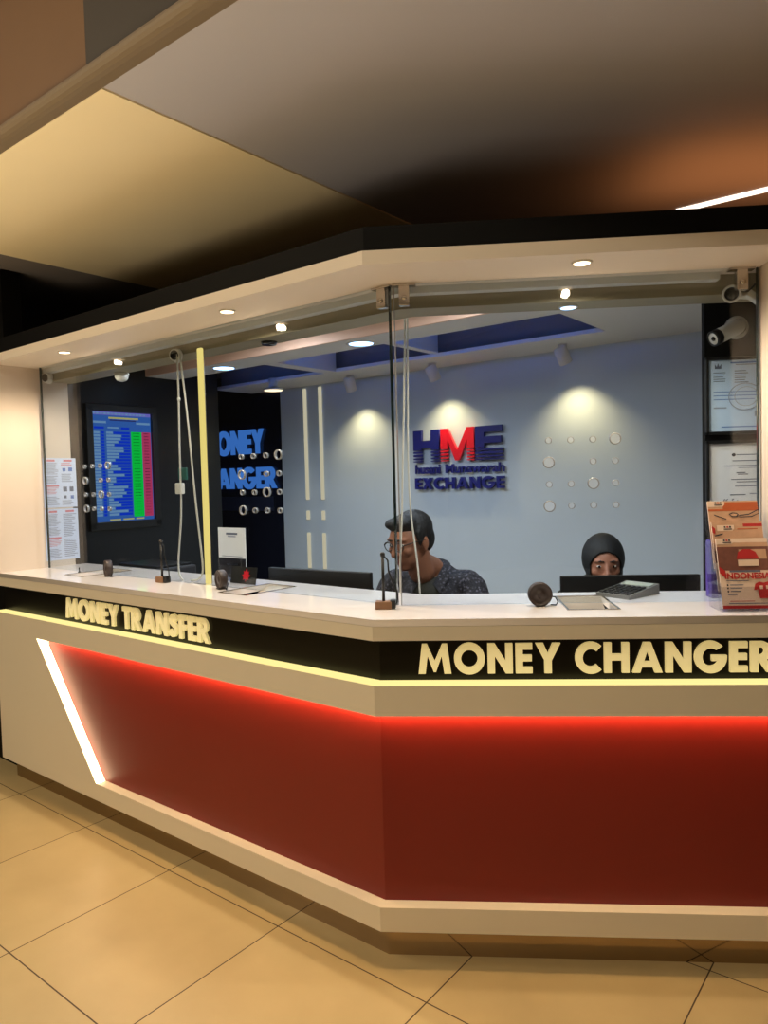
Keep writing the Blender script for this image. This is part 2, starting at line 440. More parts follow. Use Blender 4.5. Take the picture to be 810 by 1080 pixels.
# booth fascia: white soffit box and the black band on top
b = MB(); b.sweep([(0, SOF), (0, SOF + .04), (.36, SOF + .04), (.36, SOF)], UL, XR); struct(b.build('trim_1', 'soffit'))
b = MB(); b.sweep([(.012, SOF + .04), (.012, SOF + .112), (.30, SOF + .112), (.30, SOF + .04)], 6.0, 4.0); struct(b.build('trim_2', 'black'))
# header behind the glass (front face olive grey, underside catches the room light)
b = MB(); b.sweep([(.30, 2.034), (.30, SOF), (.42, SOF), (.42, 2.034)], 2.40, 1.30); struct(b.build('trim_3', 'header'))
b = MB(); b.sweep([(.262, 2.074), (.262, SOF), (.299, SOF), (.299, 2.074)], 2.39, 1.10); struct(b.build('trim_6', 'rail'))  # added strip; brightness of the lit soffit underside is put into its colour
# jambs at both ends of the glass
b = MB(); b.prism([LP(2.40, .0, TOP), LP(UL, .0, TOP), LP(UL, .40, TOP), LP(2.40, .40, TOP)], (0, 0, SOF - TOP)); struct(b.build('wall_left', 'door_white'))
b = MB(); b.prism([RP(1.207, .0, TOP), RP(XR, .0, TOP), RP(XR, .25, TOP), RP(1.207, .25, TOP)], (0, 0, SOF - TOP)); struct(b.build('wall_right', 'door_white'))
# booth interior
UT = 2.70                                          # black side wall with the screen
b = MB(); b.prism([LP(UT, .40, 0), LP(UT + .08, .40, 0), LP(UT + .08, 1.66, 0), LP(UT, 1.66, 0)], (0, 0, 2.25)); struct(b.build('wall_side', 'tvwall'))
b = MB(); b.prism([LP(2.40, .402, 0), LP(UT + .08, .402, 0), LP(UT + .08, .43, 0), LP(2.40, .43, 0)], (0, 0, 2.25)); struct(b.build('wall_return', 'tvwall'))
NB = 2.2
b = MB(); b.prism([LP(2.64, NB, 0), LP(-1.6, NB, 0), LP(-1.6, NB, 2.34), LP(2.64, NB, 2.34)], NL*.1); struct(b.build('wall_back', 'backwall'))
b = MB(); b.prism([LP(5.2, NB + .02, 0), LP(2.64, NB + .02, 0), LP(2.64, NB + .02, 2.34), LP(5.2, NB + .02, 2.34)], NL*.1); struct(b.build('wall_back_dark', 'navy'))
b = MB(); b.prism([LP(5.2, 1.3, 0), LP(5.2, NB + .1, 0), LP(5.2, NB + .1, 2.33), LP(5.2, 1.3, 2.33)], DL*.1); struct(b.build('wall_far_left', 'navy'))
b = MB(); b.prism([LP(5.2, 1.47, 0), LP(UT + .08, 1.47, 0), LP(UT + .08, 1.47, 2.25), LP(5.2, 1.47, 2.25)], NL*.08); struct(b.build('wall_corridor', 'navy'))
# dropped interior ceiling with a recess lit blue
ZB = 2.168
def slab(b, u0, u1, n0, n1, z0, z1, ymin=.43):     # kept behind the right front
    q = [LP(u0, n0, z0), LP(u1, n0, z0), LP(u1, n1, z0), LP(u0, n1, z0)]; r = []
    for i, p in enumerate(q):
        o = q[(i+1) % 4]
        if p.y >= ymin: r.append(p)
        if (p.y - ymin)*(o.y - ymin) < 0: r.append(p.lerp(o, (ymin - p.y)/(o.y - p.y)))
    b.prism(r, (0, 0, z1 - z0))
b = MB(); slab(b, 2.70, -1.6, 1.10, 1.317, ZB, ZB + .02); slab(b, 2.95, -1.6, 1.84, NB, ZB, ZB + .02)
slab(b, -.01, -1.6, 1.317, 1.84, ZB, 2.33); slab(b, 1.02, .97, 1.317, 1.84, ZB + .02, 2.33); slab(b, 1.85, 1.75, 1.317, 1.84, ZB, 2.33)
struct(b.build('ceiling.004', 'innerwhite'))
b = MB(); slab(b, 2.95, -1.6, 1.90, 1.93, ZB + .02, 2.33); struct(b.build('wall_recess', 'darkceil'))
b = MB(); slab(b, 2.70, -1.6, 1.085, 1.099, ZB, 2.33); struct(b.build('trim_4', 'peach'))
b = MB(); slab(b, 2.78, -1.6, .42, 1.09, 2.25, 2.26); slab(b, 2.78, -1.6, 1.078, 1.085, 2.25, 2.34); slab(b, 5.2, -1.6, 1.085, NB + .1, 2.33, 2.34); struct(b.build('ceiling.005', 'darkface'))

# ================================================================== COUNTER
ZL, ZF, ZS, ZBOT, RC = .864, .768, .184, .109, .042   # ledge, band bottom, shelf, body bottom, recess depth
c = thing('service_counter', 'white two-sided counter with red front panels and black sign band', 'counter', (0, 0, 0))
b = MB()
b.sweep([(0, ZF), (0, ZL - .004), (.30, ZL - .004), (.30, ZF)])          # band above the red panel
b.sweep([(0, ZBOT), (0, ZS), (.30, ZS), (.30, ZBOT)])                    # band below it
b.sweep([(0, .995), (0, 1.037), (.12, 1.037), (.12, .995)])              # fascia under the worktop
def pl(u, z): return LP(u, 0, z)
b.prism([pl(2.057, ZF), pl(UL, ZF), pl(UL, ZS), pl(1.585, ZS)], NL*.30)    # slanted left end
b.prism([RP(1.30, 0, ZS), RP(XR, 0, ZS), RP(XR, 0, ZF), RP(1.30, 0, ZF)], (0, .30, 0))
b.build('front_panel', 'white_lam', c)
b = MB(); b.sweep([(RC, ZS), (RC, ZF), (RC + .02, ZF), (RC + .02, ZS)], 2.02, 1.30); b.build('red_panel', 'red', c)
b = MB(); b.sweep([(.05, ZL), (.05, .995), (.07, .995), (.07, ZL)]); b.build('sign_band', 'blackgloss', c)
b = MB(); b.sweep([(0.001, ZL - .004), (0.001, ZL), (.05, ZL), (.05, ZL - .004)]); glow = b.build('light_strip', 'led', c); glow['label'] = 'yellow glowing light strip'  # thin emissive strip over the whole ledge top
b = MB(); b.prism([LP(2.056, .002, ZF), LP(2.046, .002, ZF), LP(1.574, .002, ZS), LP(1.584, .002, ZS)], NL*.037); glow = b.build('light_strip', 'ledwhite', c); glow['label'] = 'slanted white glowing light strip'
b = MB(); b.sweep([(.016, ZF - .0005), (.016, ZF - .005), (.036, ZF - .005), (.036, ZF - .0005)], 2.03, 1.29); glow = b.build('light_strip', emat('hidden_led', (255, 214, 160), 34.0), c); glow['label'] = 'light strip tucked under the white band'
b = MB(); b.sweep([(.06, 0), (.06, ZBOT), (.08, ZBOT), (.08, 0)], UL - .02, XR - .02); b.build('plinth', 'plinth', c)

# worktop with the three cash openings cut through
def l2(u, n): p = LP(u, n, 0); return (p.x, p.y)
TR = [('R', .595, .742, .125, .372), ('L', .70, .85, .125, .372), ('L', 1.84, 1.99, .125, .372)]
outer = [l2(UL, 0), (0, 0), (XR, 0), (XR, .46), tuple(KP(.46, 0))[:2], l2(UL - .07, .46), l2(UL - .07, .41), l2(UL, .41)]
holes = []
for k, a, bb, n0, n1 in TR:
    f = (lambda x, n: (x, n)) if k == 'R' else l2
    holes.append([f(a, n0), f(bb, n0), f(bb, n1), f(a, n1)])
me = plate(outer, holes, .021); me.transform(Matrix.Translation((0, 0, TOP - .0105)))
ct = link('countertop', me, 'solid'); tag(ct, 'glossy white worktop running along both sides of the counter', 'countertop')
for i, (k, a, bb, n0, n1) in enumerate(TR):
    lab = ['steel cash tray sunk in the worktop under the right glass', 'steel cash tray in the worktop beside the leaning red-and-black card', 'steel cash tray nearest the left end of the worktop'][i]
    cx, cy = (a + bb)/2, (n0 + n1)/2; loc = RP(cx, cy, TOP - .04) if k == 'R' else LP(cx, cy, TOP - .04)
    t = thing('cash_tray', lab, 'tray', loc, 0 if k == 'R' else RZL, 'cash trays in the worktop')
    b = MB(); w, d = (bb - a), (n1 - n0); S = 10
    vs = []; fs = []                                # a scooped dish
    for j in range(S + 1):
        y = -d/2 + d*j/S; zz = .0375 - .036*math.sin(PI*j/S)
        for x in (-w/2 + .001, w/2 - .001): vs.append((x, y, zz)); vs.append((x, y, zz - .0015))
    for j in range(S):
        q = 4*j; fs += [(q, q+4, q+6, q+2), (q+1, q+3, q+7, q+5), (q, q+1, q+5, q+4), (q+2, q+6, q+7, q+3)]
    fs += [(0, 2, 3, 1), (4*S, 4*S+1, 4*S+3, 4*S+2)]
    b.add(vs, fs, False); b.build('dish', 'dish', t)
    b = MB(); e = .007
    for (x0, y0, x1, y1) in ((-w/2 - e, -d/2 - e, w/2 + e, -d/2), (-w/2 - e, d/2, w/2 + e, d/2 + e), (-w/2 - e, -d/2, -w/2, d/2), (w/2, -d/2, w/2 + e, d/2)):
        b.box(((x0 + x1)/2, (y0 + y1)/2, .0412), (x1 - x0, y1 - y0, .0024))
    b.build('rim', 'steel', t)

# signs on the black band
def sign(word1, word2, x0, x1, sp, h, frame, label):
    w = x1 - x0
    # word widths in glyph units decide the split
    def wid(s): return sum(glyph(q)[0] + .10 for q in s) - .10
    a, bq = wid(word1), wid(word2); g = sp; k = w/(a + bq + g)
    p = word_pieces(word1, a*k, h); off = (a + g)*k
    p += [([(q[0] + off, q[1]) for q in o], [[(q[0] + off, q[1]) for q in hh] for hh in hs]) for o, hs in word_pieces(word2, bq*k, h)]
    me = letters_mesh(p, .011)
    o = link('sign', me, 'gold'); tag(o, label, 'sign')
    return o
o = sign('MONEY', 'CHANGER', .132, 1.166, .48, .090, 'R', 'raised cream lettering reading MONEY CHANGER on the black band')
o.location = (.132, .0495, .8855)
o = sign('MONEY', 'TRANSFER', 0, 1.032, .40, .092, 'L', 'raised cream lettering reading MONEY TRANSFER on the black band')
o.location = LP(1.848, .0495, .8815); o.rotation_euler = (0, 0, RZL)

# ================================================================== GLASS SCREENS
GN = .23
def glass(name, label, loc, rz, w, h, groups, clamps, edge_x, pale=None):
    t = thing(name, label, 'glass screen', loc, rz)
    hol = []; rims = []
    for gx, gz, sx, sz in groups:                   # hole pattern: rows from the top, b = wide hole
        for r, row in enumerate(['sssb', 'b.ss', 'ssbs', 'bsss']):
            for q, ch in enumerate(row):
                if ch == '.': continue
                R = .0105 if ch == 's' else .0185
                cx, cz = gx + sx*q, gz - sz*r
                hol.append([(cx + R*math.cos(2*PI*i/20), cz + R*math.sin(2*PI*i/20)) for i in range(20)])
                q_ = MB(); q_.lathe([(R*.84, -.0048), (R*1.0, -.0054), (R*1.0, .0054), (R*.84, .0048), (R*.84, -.0048)], (cx, 0, cz), (0, 1, 0), 24, caps=False); rims.append(q_)
    me = plate([(0, 0), (w, 0), (w, h), (0, h)], hol, .01); me.transform(Matrix.Rotation(PI/2, 4, 'X'))
    link('pane', me, 'glass', t)
    for q_ in rims: q_.build('hole_rim', 'rim', t)
    for ex in edge_x:
        b = MB(); b.box((ex, 0, h/2), (.0035, .0104, h - .001)); b.build('edge', 'rim' if ex == pale else 'glassedge', t)
    for cxx in clamps:
        b = MB(); b.box((cxx, 0, h - .035), (.034, .026, .068), bev=.003); b.cyl((cxx, -.012, h - .045), (cxx, -.018, h - .045), .008)
        b.box((cxx, 0, h - .004), (.075, .03, .006)); b.build('clamp', 'steel_dull', t)
    return t
kn = KP(GN, 0)
HG = SOF - TOP - .004
glass('glass_screen', 'right-hand clear glass screen standing on the worktop before the logo wall', RP(kn.x + .004, GN, TOP + .003), 0, 1.197 - kn.x, HG, [(.483, .521, .0692, .0697)], [.035, 1.197 - kn.x - .05], [.002, 1.197 - kn.x - .003], .002)
wl = 2.352 - KC*GN - .008
glass('glass_screen', 'left-hand clear glass screen standing on the worktop above MONEY TRANSFER', LP(2.352, GN, TOP + .003), RZL, wl, HG, [(.389, .5125, .0677, .0677), (1.530, .514, .069, .069)], [wl - .03], [.002, wl - .002])

# ================================================================== LAMPS
def spot(loc, to, energy, color, size, blend=.6, rad=.03):
    l = bpy.data.lights.new('spot', 'SPOT'); l.energy = energy; l.color = color; l.spot_size = math.radians(size); l.spot_blend = blend; l.shadow_soft_size = rad
    o = bpy.data.objects.new('spot_lamp', l); COL.objects.link(o); o.location = loc
    o.rotation_euler = (V(to) - V(loc)).to_track_quat('-Z', 'Y').to_euler(); return o
def area(loc, to, energy, color, sx, sy, shape='RECTANGLE'):
    l = bpy.data.lights.new('area', 'AREA'); l.energy = energy; l.color = color; l.shape = shape; l.size = sx; l.size_y = sy
    o = bpy.data.objects.new('area_lamp', l); COL.objects.link(o); o.location = loc
    o.rotation_euler = (V(to) - V(loc)).to_track_quat('-Z', 'Y').to_euler(); return o
def downlight(loc, m, r, label, group, emboss=.004):
    t = thing('downlight', label, 'downlight', loc, 0, group)
    b = MB(); b.lathe([(r*1.25, 0), (r*1.25, -.003), (r*1.02, -.005), (r*1.02, 0)], (0, 0, 0), (0, 0, 1), 28); b.build('trim_ring', 'cctv', t)
    b = MB(); b.lathe([(r, -.001), (r*.98, -.0045)], (0, 0, 0), (0, 0, 1), 28); b.build('lens', m, t)
    return t
WARM = (1.0, .80, .55)
for p, lab in ((LP(1.854, .094, SOF), 'small downlight in the white soffit near its left end'), (LP(.716, .096, SOF), 'small downlight in the white soffit above the QR code stand'), (RP(.641, .085, SOF), 'small downlight in the white soffit above the right glass')):
    downlight(p, 'lampwarm', .024, lab, 'soffit downlights')
    spot(p + V((0, 0, -.02)), p + V((0, 0, -1)), 30, (1, .82, .60), 165, .5, .012)
for p, lab in ((LP(2.09, 1.215, ZB), 'cool white downlight glowing in the inner ceiling beside the dark wall'), (LP(1.02, 1.215, ZB), 'cool white downlight glowing in the inner ceiling left of the glass joint'), (RP(.650, .375, 2.034), 'small cool downlight under the header above the right glass')):
    downlight(p, 'lampcool', .062 if p.y > .5 else .026, lab, 'inner ceiling downlights')
    spot(p + V((0, 0, -.02)), p + V((0, 0, -1)), 19 if p.y > .5 else 20, (.80, .90, 1.0), 155, .9, .012)
# wall spots on the inner ceiling with their scallops of light
def ceil_spot(p, target, lab, energy):
    t = thing('spot_lamp', lab, 'spot lamp', p, 0, 'spot lamps along the back wall')
    d = (V(target) - p).normalized()
    b = MB(); b.lathe([(.024, 0), (.024, -.012), (.006, -.012), (.006, -.03)], (0, 0, 0), (0, 0, 1), 20); b.build('mount', 'cctv', t)
    h = V((0, 0, -.055)); b = MB(); b.lathe([(.02, -.045), (.036, -.04), (.036, .045), (.031, .05)], h, d, 24); b.build('housing', 'cctv', t)
    b = MB(); b.lathe([(.014, .0502), (.013, .052)], h, d, 20); b.build('lens', 'lampspot', t)
    q = p + h + d*.06; spot(q, q - V((0, 0, 1)) + (V(target) - p)*V((.12, .12, 0)), energy, (1, .75, .36), 112, .85, .012)
def wallp(u, z): return LP(u, NB, z)
SPT = [(1.14, 'white spot lamp on the inner ceiling above the logo'), (.30, 'white spot lamp on the inner ceiling above the plain right part of the wall'), (1.80, 'white spot lamp on the inner ceiling left of the glass joint')]
for u, lab in SPT: ceil_spot(LP(u, 2.03, ZB), wallp(u - .09 if u < 1.5 else u + .03, 1.80), lab, 17)
# a flat round lamp on a stem by the dark wall
t = thing('ceiling_lamp', 'round warm lamp on a short stem in front of the dark wall', 'ceiling lamp', LP(2.33, 1.84, ZB + .02))
b = MB(); b.cyl((0, 0, 0), (0, 0, -.06), .03); b.build('stem', 'cctv', t)
b = MB(); b.lathe([(.03, -.06), (.068, -.072), (.068, -.082)], (0, 0, 0), (0, 0, 1), 28); b.build('shade', 'cctv', t)
b = MB(); b.lathe([(.064, -.0825), (.06, -.085)], (0, 0, 0), (0, 0, 1), 28); b.build('lens', emat('warm_lens', (255, 222, 176), 2.2), t)
# blue cove light inside the ceiling recess
b = MB(); b.prism([LP(2.6, 1.24, ZB + .021), LP(.02, 1.24, ZB + .021), LP(.02, 1.27, ZB + .021), LP(2.6, 1.27, ZB + .021)], (0, 0, .012))
o = b.build('cove_light_strip', emat('blue_led', (36, 116, 255), 24.0)); tag(recenter(o), 'blue light strip along the recess of the inner ceiling', 'light strip')
# linear lamp on the outer ceiling, seen above the black band
b = MB(); b.prism([LP(-.40, 1.655, ZC + .001), LP(-3.0, 1.655, ZC + .001), LP(-3.0, 1.70, ZC + .001), LP(-.40, 1.70, ZC + .001)], (0, 0, .005))
o = b.build('linear_lamp', 'linear'); tag(recenter(o), 'thin bright linear ceiling lamp above the black band', 'lamp')
# upright yellow light strip behind the glass
pz = LP(1.092, .262, TOP)
t = thing('upright_light_strip', 'tall yellow glowing light strip standing upright behind the left glass', 'light strip', pz, RZL)
b = MB(); b.box((0, 0, .4875), (.028, .014, .975), bev=.004); b.build('diffuser', 'ledtube', t)
b = MB(); b.box((0, .0085, .4875), (.026, .003, .975)); b.build('back_channel', 'steel_dull', t)
# two upright light lines on the back wall
for i, (u, lab) in enumerate(((2.38, 'pale upright light line on the back wall nearest the dark panel'), (2.228, 'pale upright light line on the back wall farther from the dark panel'))):
    t = thing('wall_light_line', lab, 'light strip', LP(u, NB - .006, 0), RZL, 'light lines on the back wall')
    for z0, z1 in ((1.342, 2.15), (1.196, 1.262), (.84, 1.10)):
        b = MB(); b.box((0, 0, (z0 + z1)/2), (.028, .011, z1 - z0), bev=.002); b.build('lit_segment', emat('pale_line', (255, 238, 200), .62), t)

# ================================================================== LOGO AND LETTERS ON THE BACK WALL
t = thing('logo_sign', 'blue and red raised HME EXCHANGE logo on the pale back wall', 'logo sign', LP(1.397, NB - .012, 1.403), RZL)
LW, LH = .648, .378
def lg(x, y): return ((x - 60)/660*LW, (545 - y)/440*LH)       # the logo drawn in its own units, y down
def block(polys, d): return letters_mesh([([lg(*p) for p in o], []) for o in polys], d)
def rect(x0, y0, x1, y1): return [(x0, y0), (x1, y0), (x1, y1), (x0, y1)]
ST = [(262, 276), (284, 300), (310, 322), (332, 340)]
Hp = [rect(60, 105, 125, 254), rect(198, 105, 262, 254), rect(125, 182, 198, 236)]
for y0, y1 in ST: Hp += [rect(60, y0, 125, y1), rect(198, y0, 262, y1)]
Ep = [rect(530, 105, 592, 254), rect(592, 105, 718, 150), rect(592, 180, 710, 226)]
for y0, y1 in ST: Ep += [rect(530, y0, 720, y1)]
Mp = [rect(274, 105, 326, 254), rect(470, 105, 522, 254), [(326, 105), (398, 262), (470, 105), (470, 190), (414, 338), (382, 338), (326, 190)]]
for y0, y1 in ST: Mp += [rect(274, y0, 326, y1), rect(470, y0, 522, y1)]
link('letter_block', block(Hp, .02), 'logo_blue', t); o = link('letter_block', block(Mp, .02), 'logo_red', t); o['label'] = 'red letter M'; link('letter_block', block(Ep, .02), 'logo_blue', t)
x0, z0 = lg(66, 432)
for wd, xa, xb, yt in (('husani', 66, 262, 358), ('Munawarah', 302, 724, 362)):
    xq, zq = lg(xa, 428); me = text_mesh(wd, (xb - xa)/660*LW, (428 - yt)/440*LH, .014, bold=.022); me.transform(Matrix.Translation((xq, 0, zq))); link('name_word', me, 'logo_blue', t)
x0, z0 = lg(66, 542)
me = letters_mesh(word_pieces('EXCHANGE', (724 - 66)/660*LW, 84/440*LH, .06) if False else [], .01) if False else None
def X_piece(): return [([(0, 0), (.27, .5), (.02, 1), (.30, 1), (.43, .72), (.56, 1), (.84, 1), (.58, .5), (.86, 0), (.58, 0), (.43, .29), (.28, 0)], [])]
_g = glyph
def glyph(ch): return (.86, X_piece()) if ch == 'X' else _g(ch)
me = letters_mesh(word_pieces('EXCHANGE', (724 - 66)/660*LW, 84/440*LH, .10), .02); me.transform(Matrix.Translation((x0, 0, z0))); link('word_block', me, 'logo_blue', t)

t = thing('wall_lettering', 'blue lit MONEY CHANGER lettering on the dark navy panel', 'sign', LP(3.60, NB + .012, 1.432), RZL)
bl = emat('blue_letter_face', (74, 138, 232), .62)
M['blueletter'] = bl
def right_word(word, xr, w, h, z):
    me = letters_mesh(word_pieces(word, w, h, .06), .016); me.transform(Matrix.Translation((xr - w, 0, z))); return me
wM = (3.401 - 2.834); 
def wl_(s): return sum(glyph(q)[0] + .06 for q in s) - .06
a = (3.398 - 2.845)/wl_('ONEY')*wl_('MONEY'); link('word', right_word('MONEY', 3.60 - 2.845, a, .19, .272), 'blueletter', t)
a = (3.405 - 2.715)/wl_('ANGER')*wl_('CHANGER'); link('word', right_word('CHANGER', 3.60 - 2.715, a, .165, 0), 'blueletter', t)
b = MB(); b.box((.28, .003, -.12), (1.1, .012, .11)); o = b.build('dim_band', mat('dim_blue_band', (38, 46, 72), .3), t)

# ================================================================== FLAT PRINTED THINGS
def sheet(name, label, cat, loc, rz, w, h, mats, rects, base=0, th=.002, group=None, rot=None, polys=()):
    """a printed sheet: rects (x0,y0,x1,y1,mat index), x right, y down from the top left, in fractions"""
    b = MB(); b.k = base; b.box((0, 0, h/2), (w, th, h))
    e = .00025
    for i, (x0, y0, x1, y1, k) in enumerate(rects):
        b.k = k; yy = -th/2 - e*(1 + (i % 3))
        b.add([((x0 - .5)*w, yy, (1 - y1)*h), ((x1 - .5)*w, yy, (1 - y1)*h), ((x1 - .5)*w, yy, (1 - y0)*h), ((x0 - .5)*w, yy, (1 - y0)*h)], [(0, 1, 2, 3)])
    for i, (pts, k) in enumerate(polys):
        b.k = k; yy = -th/2 - e*(4 + i)
        b.add([((x - .5)*w, yy, (1 - y)*h) for x, y in pts], [list(range(len(pts)))])
    o = b.build(name, mats); o.location = loc; o.rotation_euler = rot if rot else (0, 0, rz)
    if label: tag(o, label, cat, group)
    return o
def lines(x0, x1, y0, y1, n, k, fill=.5, jag=.35):
    r = []; dy = (y1 - y0)/n
    for i in range(n):
        r.append((x0, y0 + i*dy, x1 - (x1 - x0)*random.random()*jag, y0 + (i + fill)*dy, k))
    return r
PM = ['paper', 'ink', 'inkred', 'inkblue', 'inkdark', 'inklight']
M['noticepaper'] = mat('pale_blue_white_paper', (206, 218, 238), .5)
PM2 = ['noticepaper'] + PM[1:]
def notice(seed, pics):
    random.seed(seed)
    r = [(.12, .03, .36, .07, 2), (.62, .03, .88, .07, 2)] + lines(.06, .46, .10, .34, 9, 5) + lines(.06, .46, .36, .52, 6, 5) + [(.06, .55, .46, .58, 2)] + lines(.06, .46, .60, .74, 5, 2, .4) + lines(.06, .46, .78, .96, 6, 5)
    if pics:
        r += lines(.54, .94, .10, .16, 2, 2) + [(.58, .2, .68, .27, 3), (.76, .19, .88, .27, 3)] + lines(.54, .94, .32, .50, 5, 5) + [(.58, .58, .70, .68, 1), (.78, .58, .90, .68, 1), (.60, .76, .68, .82, 1), (.80, .76, .90, .83, 3)] + lines(.54, .94, .86, .97, 3, 5)
    else:
        r += lines(.54, .94, .10, .56, 14, 5) + lines(.54, .94, .60, .96, 10, 5)
    return r
UJ = 2.3985
sheet('notice', 'upper printed notice with small pictures stuck on the left jamb', 'notice', LP(UJ, .333, 1.372), RZS, .182, .262, PM2, notice(3, True), group='notices on the left jamb')
sheet('notice', 'lower printed notice of plain text on the left jamb', 'notice', LP(UJ, .333, 1.092), RZS, .182, .272, PM2, notice(5, False), group='notices on the left jamb')

# black board with camera and certificates behind the right glass
b = MB(); b.box((1.355, .575, 1.10), (.40, .03, 2.20)); o = b.build('wall_board', 'black'); struct(o)
YB = .56
def cert(label, z, h, mats, rects, polys=()):
    t = thing('framed_certificate', label, 'certificate', (1.276, YB - .002, z), 0, 'framed certificates on the black board')
    w = .236; b = MB(); fw = .011
    for (cx, cz, sx, sz) in ((-w/2, h/2, fw, h + fw), (w/2, h/2, fw, h + fw), (0, 0, w + fw, fw), (0, h, w + fw, fw)):
        b.box((cx, -.009, cz), (sx, .016, sz), bev=.002)
    b.build('frame', 'blackmatte', t)
    o = sheet('certificate_sheet', None, None, (0, -.006, fw/2), 0, w - fw, h - fw, mats, rects, polys=polys); o.parent = t
    return t
random.seed(11)
cm = ['bluepaper', 'ink', 'inkdark', 'photo_skin', 'inkblue', 'paper', 'inkred', 'inklight']
ring = []
def ringp(cx, cy, r0, r1, n=40): 
    return [([(cx + r0*math.cos(2*PI*i/n), cy + .75*r0*math.sin(2*PI*i/n)), (cx + r1*math.cos(2*PI*i/n), cy + .75*r1*math.sin(2*PI*i/n)), (cx + r1*math.cos(2*PI*(i+1)/n), cy + .75*r1*math.sin(2*PI*(i+1)/n)), (cx + r0*math.cos(2*PI*(i+1)/n), cy + .75*r0*math.sin(2*PI*(i+1)/n))], 7) for i in range(n)]
crest = [([(.10, .05), (.13, .09), (.15, .04), (.17, .09), (.20, .05), (.20, .12), (.10, .12)], 1)]
cert('framed pale blue certificate with a small portrait photo on the black board', 1.606, .262, cm,
     [(.34, .03, .94, .05, 4), (.42, .06, .86, .075, 7)] + lines(.08, .30, .17, .32, 5, 1, .35) + lines(.40, .62, .15, .34, 6, 1, .35) + [(.74, .17, .92, .33, 5), (.74, .285, .92, .33, 2)] + lines(.08, .9, .44, .60, 3, 4, .2, .3) + lines(.08, .34, .66, .70, 1, 7) + [(.70, .72, .96, .80, 7), (.2, .93, .8, .945, 4)],
     crest + ringp(.55, .52, .24, .255) + ringp(.55, .52, .17, .18) + [([(.83 + .045*math.cos(a*PI/8), .225 + .042*math.sin(a*PI/8)) for a in range(16)], 2), ([(.83 + .034*math.cos(a*PI/8), .235 + .034*math.sin(a*PI/8)) for a in range(16)], 3)])
cert('framed white letter with a signature on the black board', 1.262, .312, ['paper'] + cm[1:],
     [(.86, .05, .96, .062, 1), (.42, .13, .85, .14, 1)] + [(.36, .20, .94, .21, 1), (.24, .26, .98, .27, 1), (.45, .285, .8, .293, 7), (.42, .34, .56, .352, 1), (.44, .36, .60, .37, 1), (.34, .42, .92, .43, 1), (.42, .45, .82, .46, 1), (.40, .50, .82, .51, 1), (.32, .60, .56, .612, 1), (.62, .59, .76, .602, 7)] + lines(.2, .9, .78, .92, 5, 7, .3),
     [([(.38 + .03*math.cos(a*PI/6), .135 + .02*math.sin(a*PI/6)) for a in range(12)], 2)] + [([(.16 + .3*q, .685 + .02*math.sin(q*18)), (.19 + .3*q, .66 + .02*math.cos(q*14)), (.2 + .3*q, .667 + .02*math.cos(q*14)), (.17 + .3*q, .694 + .02*math.sin(q*18))], 1) for q in (0, .15, .3, .45, .6, .8)])
# bullet camera on the board
def bullet(label, base, ax, d, L, r, face, group='white bullet security cameras', rb=.047):
    t = thing('security_camera', label, 'security camera', base, 0, group)
    ax = V(ax).normalized(); d = V(d).normalized()
    b = MB(); b.lathe([(rb, 0), (rb, .012), (rb*.86, .022), (rb*.45, .026)], (0, 0, 0), ax, 28); b.build('base', 'cctv', t)
    p = ax*.052 + d*.012
    b = MB(); b.limb(ax*.018, .010, p, .013); b.build('swivel_arm', 'cctv', t)
    b = MB(); b.torus(ax*.0225, ax, rb*.62, .0028); b.build('base_ring', 'steel_dull', t)
    b = MB(); b.lathe([(r*.72, -.012), (r*.96, 0), (r, .02), (r, L), (r*.93, L + .002)], p, d, 28); b.build('housing', 'cctv', t)
    b = MB(); b.lathe([(r*1.03, L - .016), (r*1.06, L + .006), (r*.86, L + .010), (r*.84, L + .003)], p, d, 28); b.build('hood', 'blackmatte', t)
    b = MB(); b.lathe([(r*.84, L + .0035), (r*.80, L + .0055)], p, d, 28); o = b.build('face_plate', face, t)
    b = MB(); b.ell(p + d*(L + .004), (r*.34,)*3); b.build('lens', 'lens', t)
    return t, p
t, p = bullet('white bullet security camera with black hood on the black board', (1.262, YB, 1.975), (0, -1, 0), (-.86, -.34, -.40), .112, .026, 'cctv', rb=.040)
dd = V((-.88, -.22, -.42)).normalized(); sd = dd.cross(V((0, 0, 1))).normalized(); uu = sd.cross(dd)
cam_label = mat('orange_mark', (226, 128, 60), .5)
b = MB(); b.prism([p + dd*.022 + (-V((0, 1, 0))*.9 + uu*.1).normalized()*.0281, p + dd*.052 + (-V((0, 1, 0))*.9 + uu*.1).normalized()*.0281, p + dd*.052 + (-V((0, 1, 0))*.9 - uu*.2).normalized()*.0281, p + dd*.022 + (-V((0, 1, 0))*.9 - uu*.2).normalized()*.0281], (0, -.0008, 0)); b.build('orange_mark', cam_label, t)
# camera at the right end of the header looking out, with bracket and cable
t = thing('security_camera', 'white camera with dark round face under the right end of the header', 'security camera', (1.19, .25, 2.05), 0, 'white bullet security cameras')
p = V((-.055, .014, -.024)); d = V((-.35, -.92, -.2)).normalized()
b = MB(); b.lathe([(.016, -.03), (.025, -.026), (.027, -.012), (.0275, .004), (.0255, .006), (.021, .006), (.0205, .0)], p, d, 28); b.build('housing', 'cctv', t)
b = MB(); b.lathe([(.0208, .0005), (.0204, .003)], p, d, 28); b.build('face_plate', 'lens', t)
b = MB(); b.limb((-.034, .034, -.024), .010, (.002, .012, -.034), .011); b.box((.008, .004, -.04), (.05, .026, .022), Matrix.Rotation(math.radians(38), 3, 'Y'), .004); b.build('bracket', 'cctv', t)
b = MB(); b.tube([(-.03, .0, -.02), (-.01, -.004, -.022), (.006, -.006, -.005), (.01, -.004, .0)], .003); b.build('cable', 'blackmatte', t)
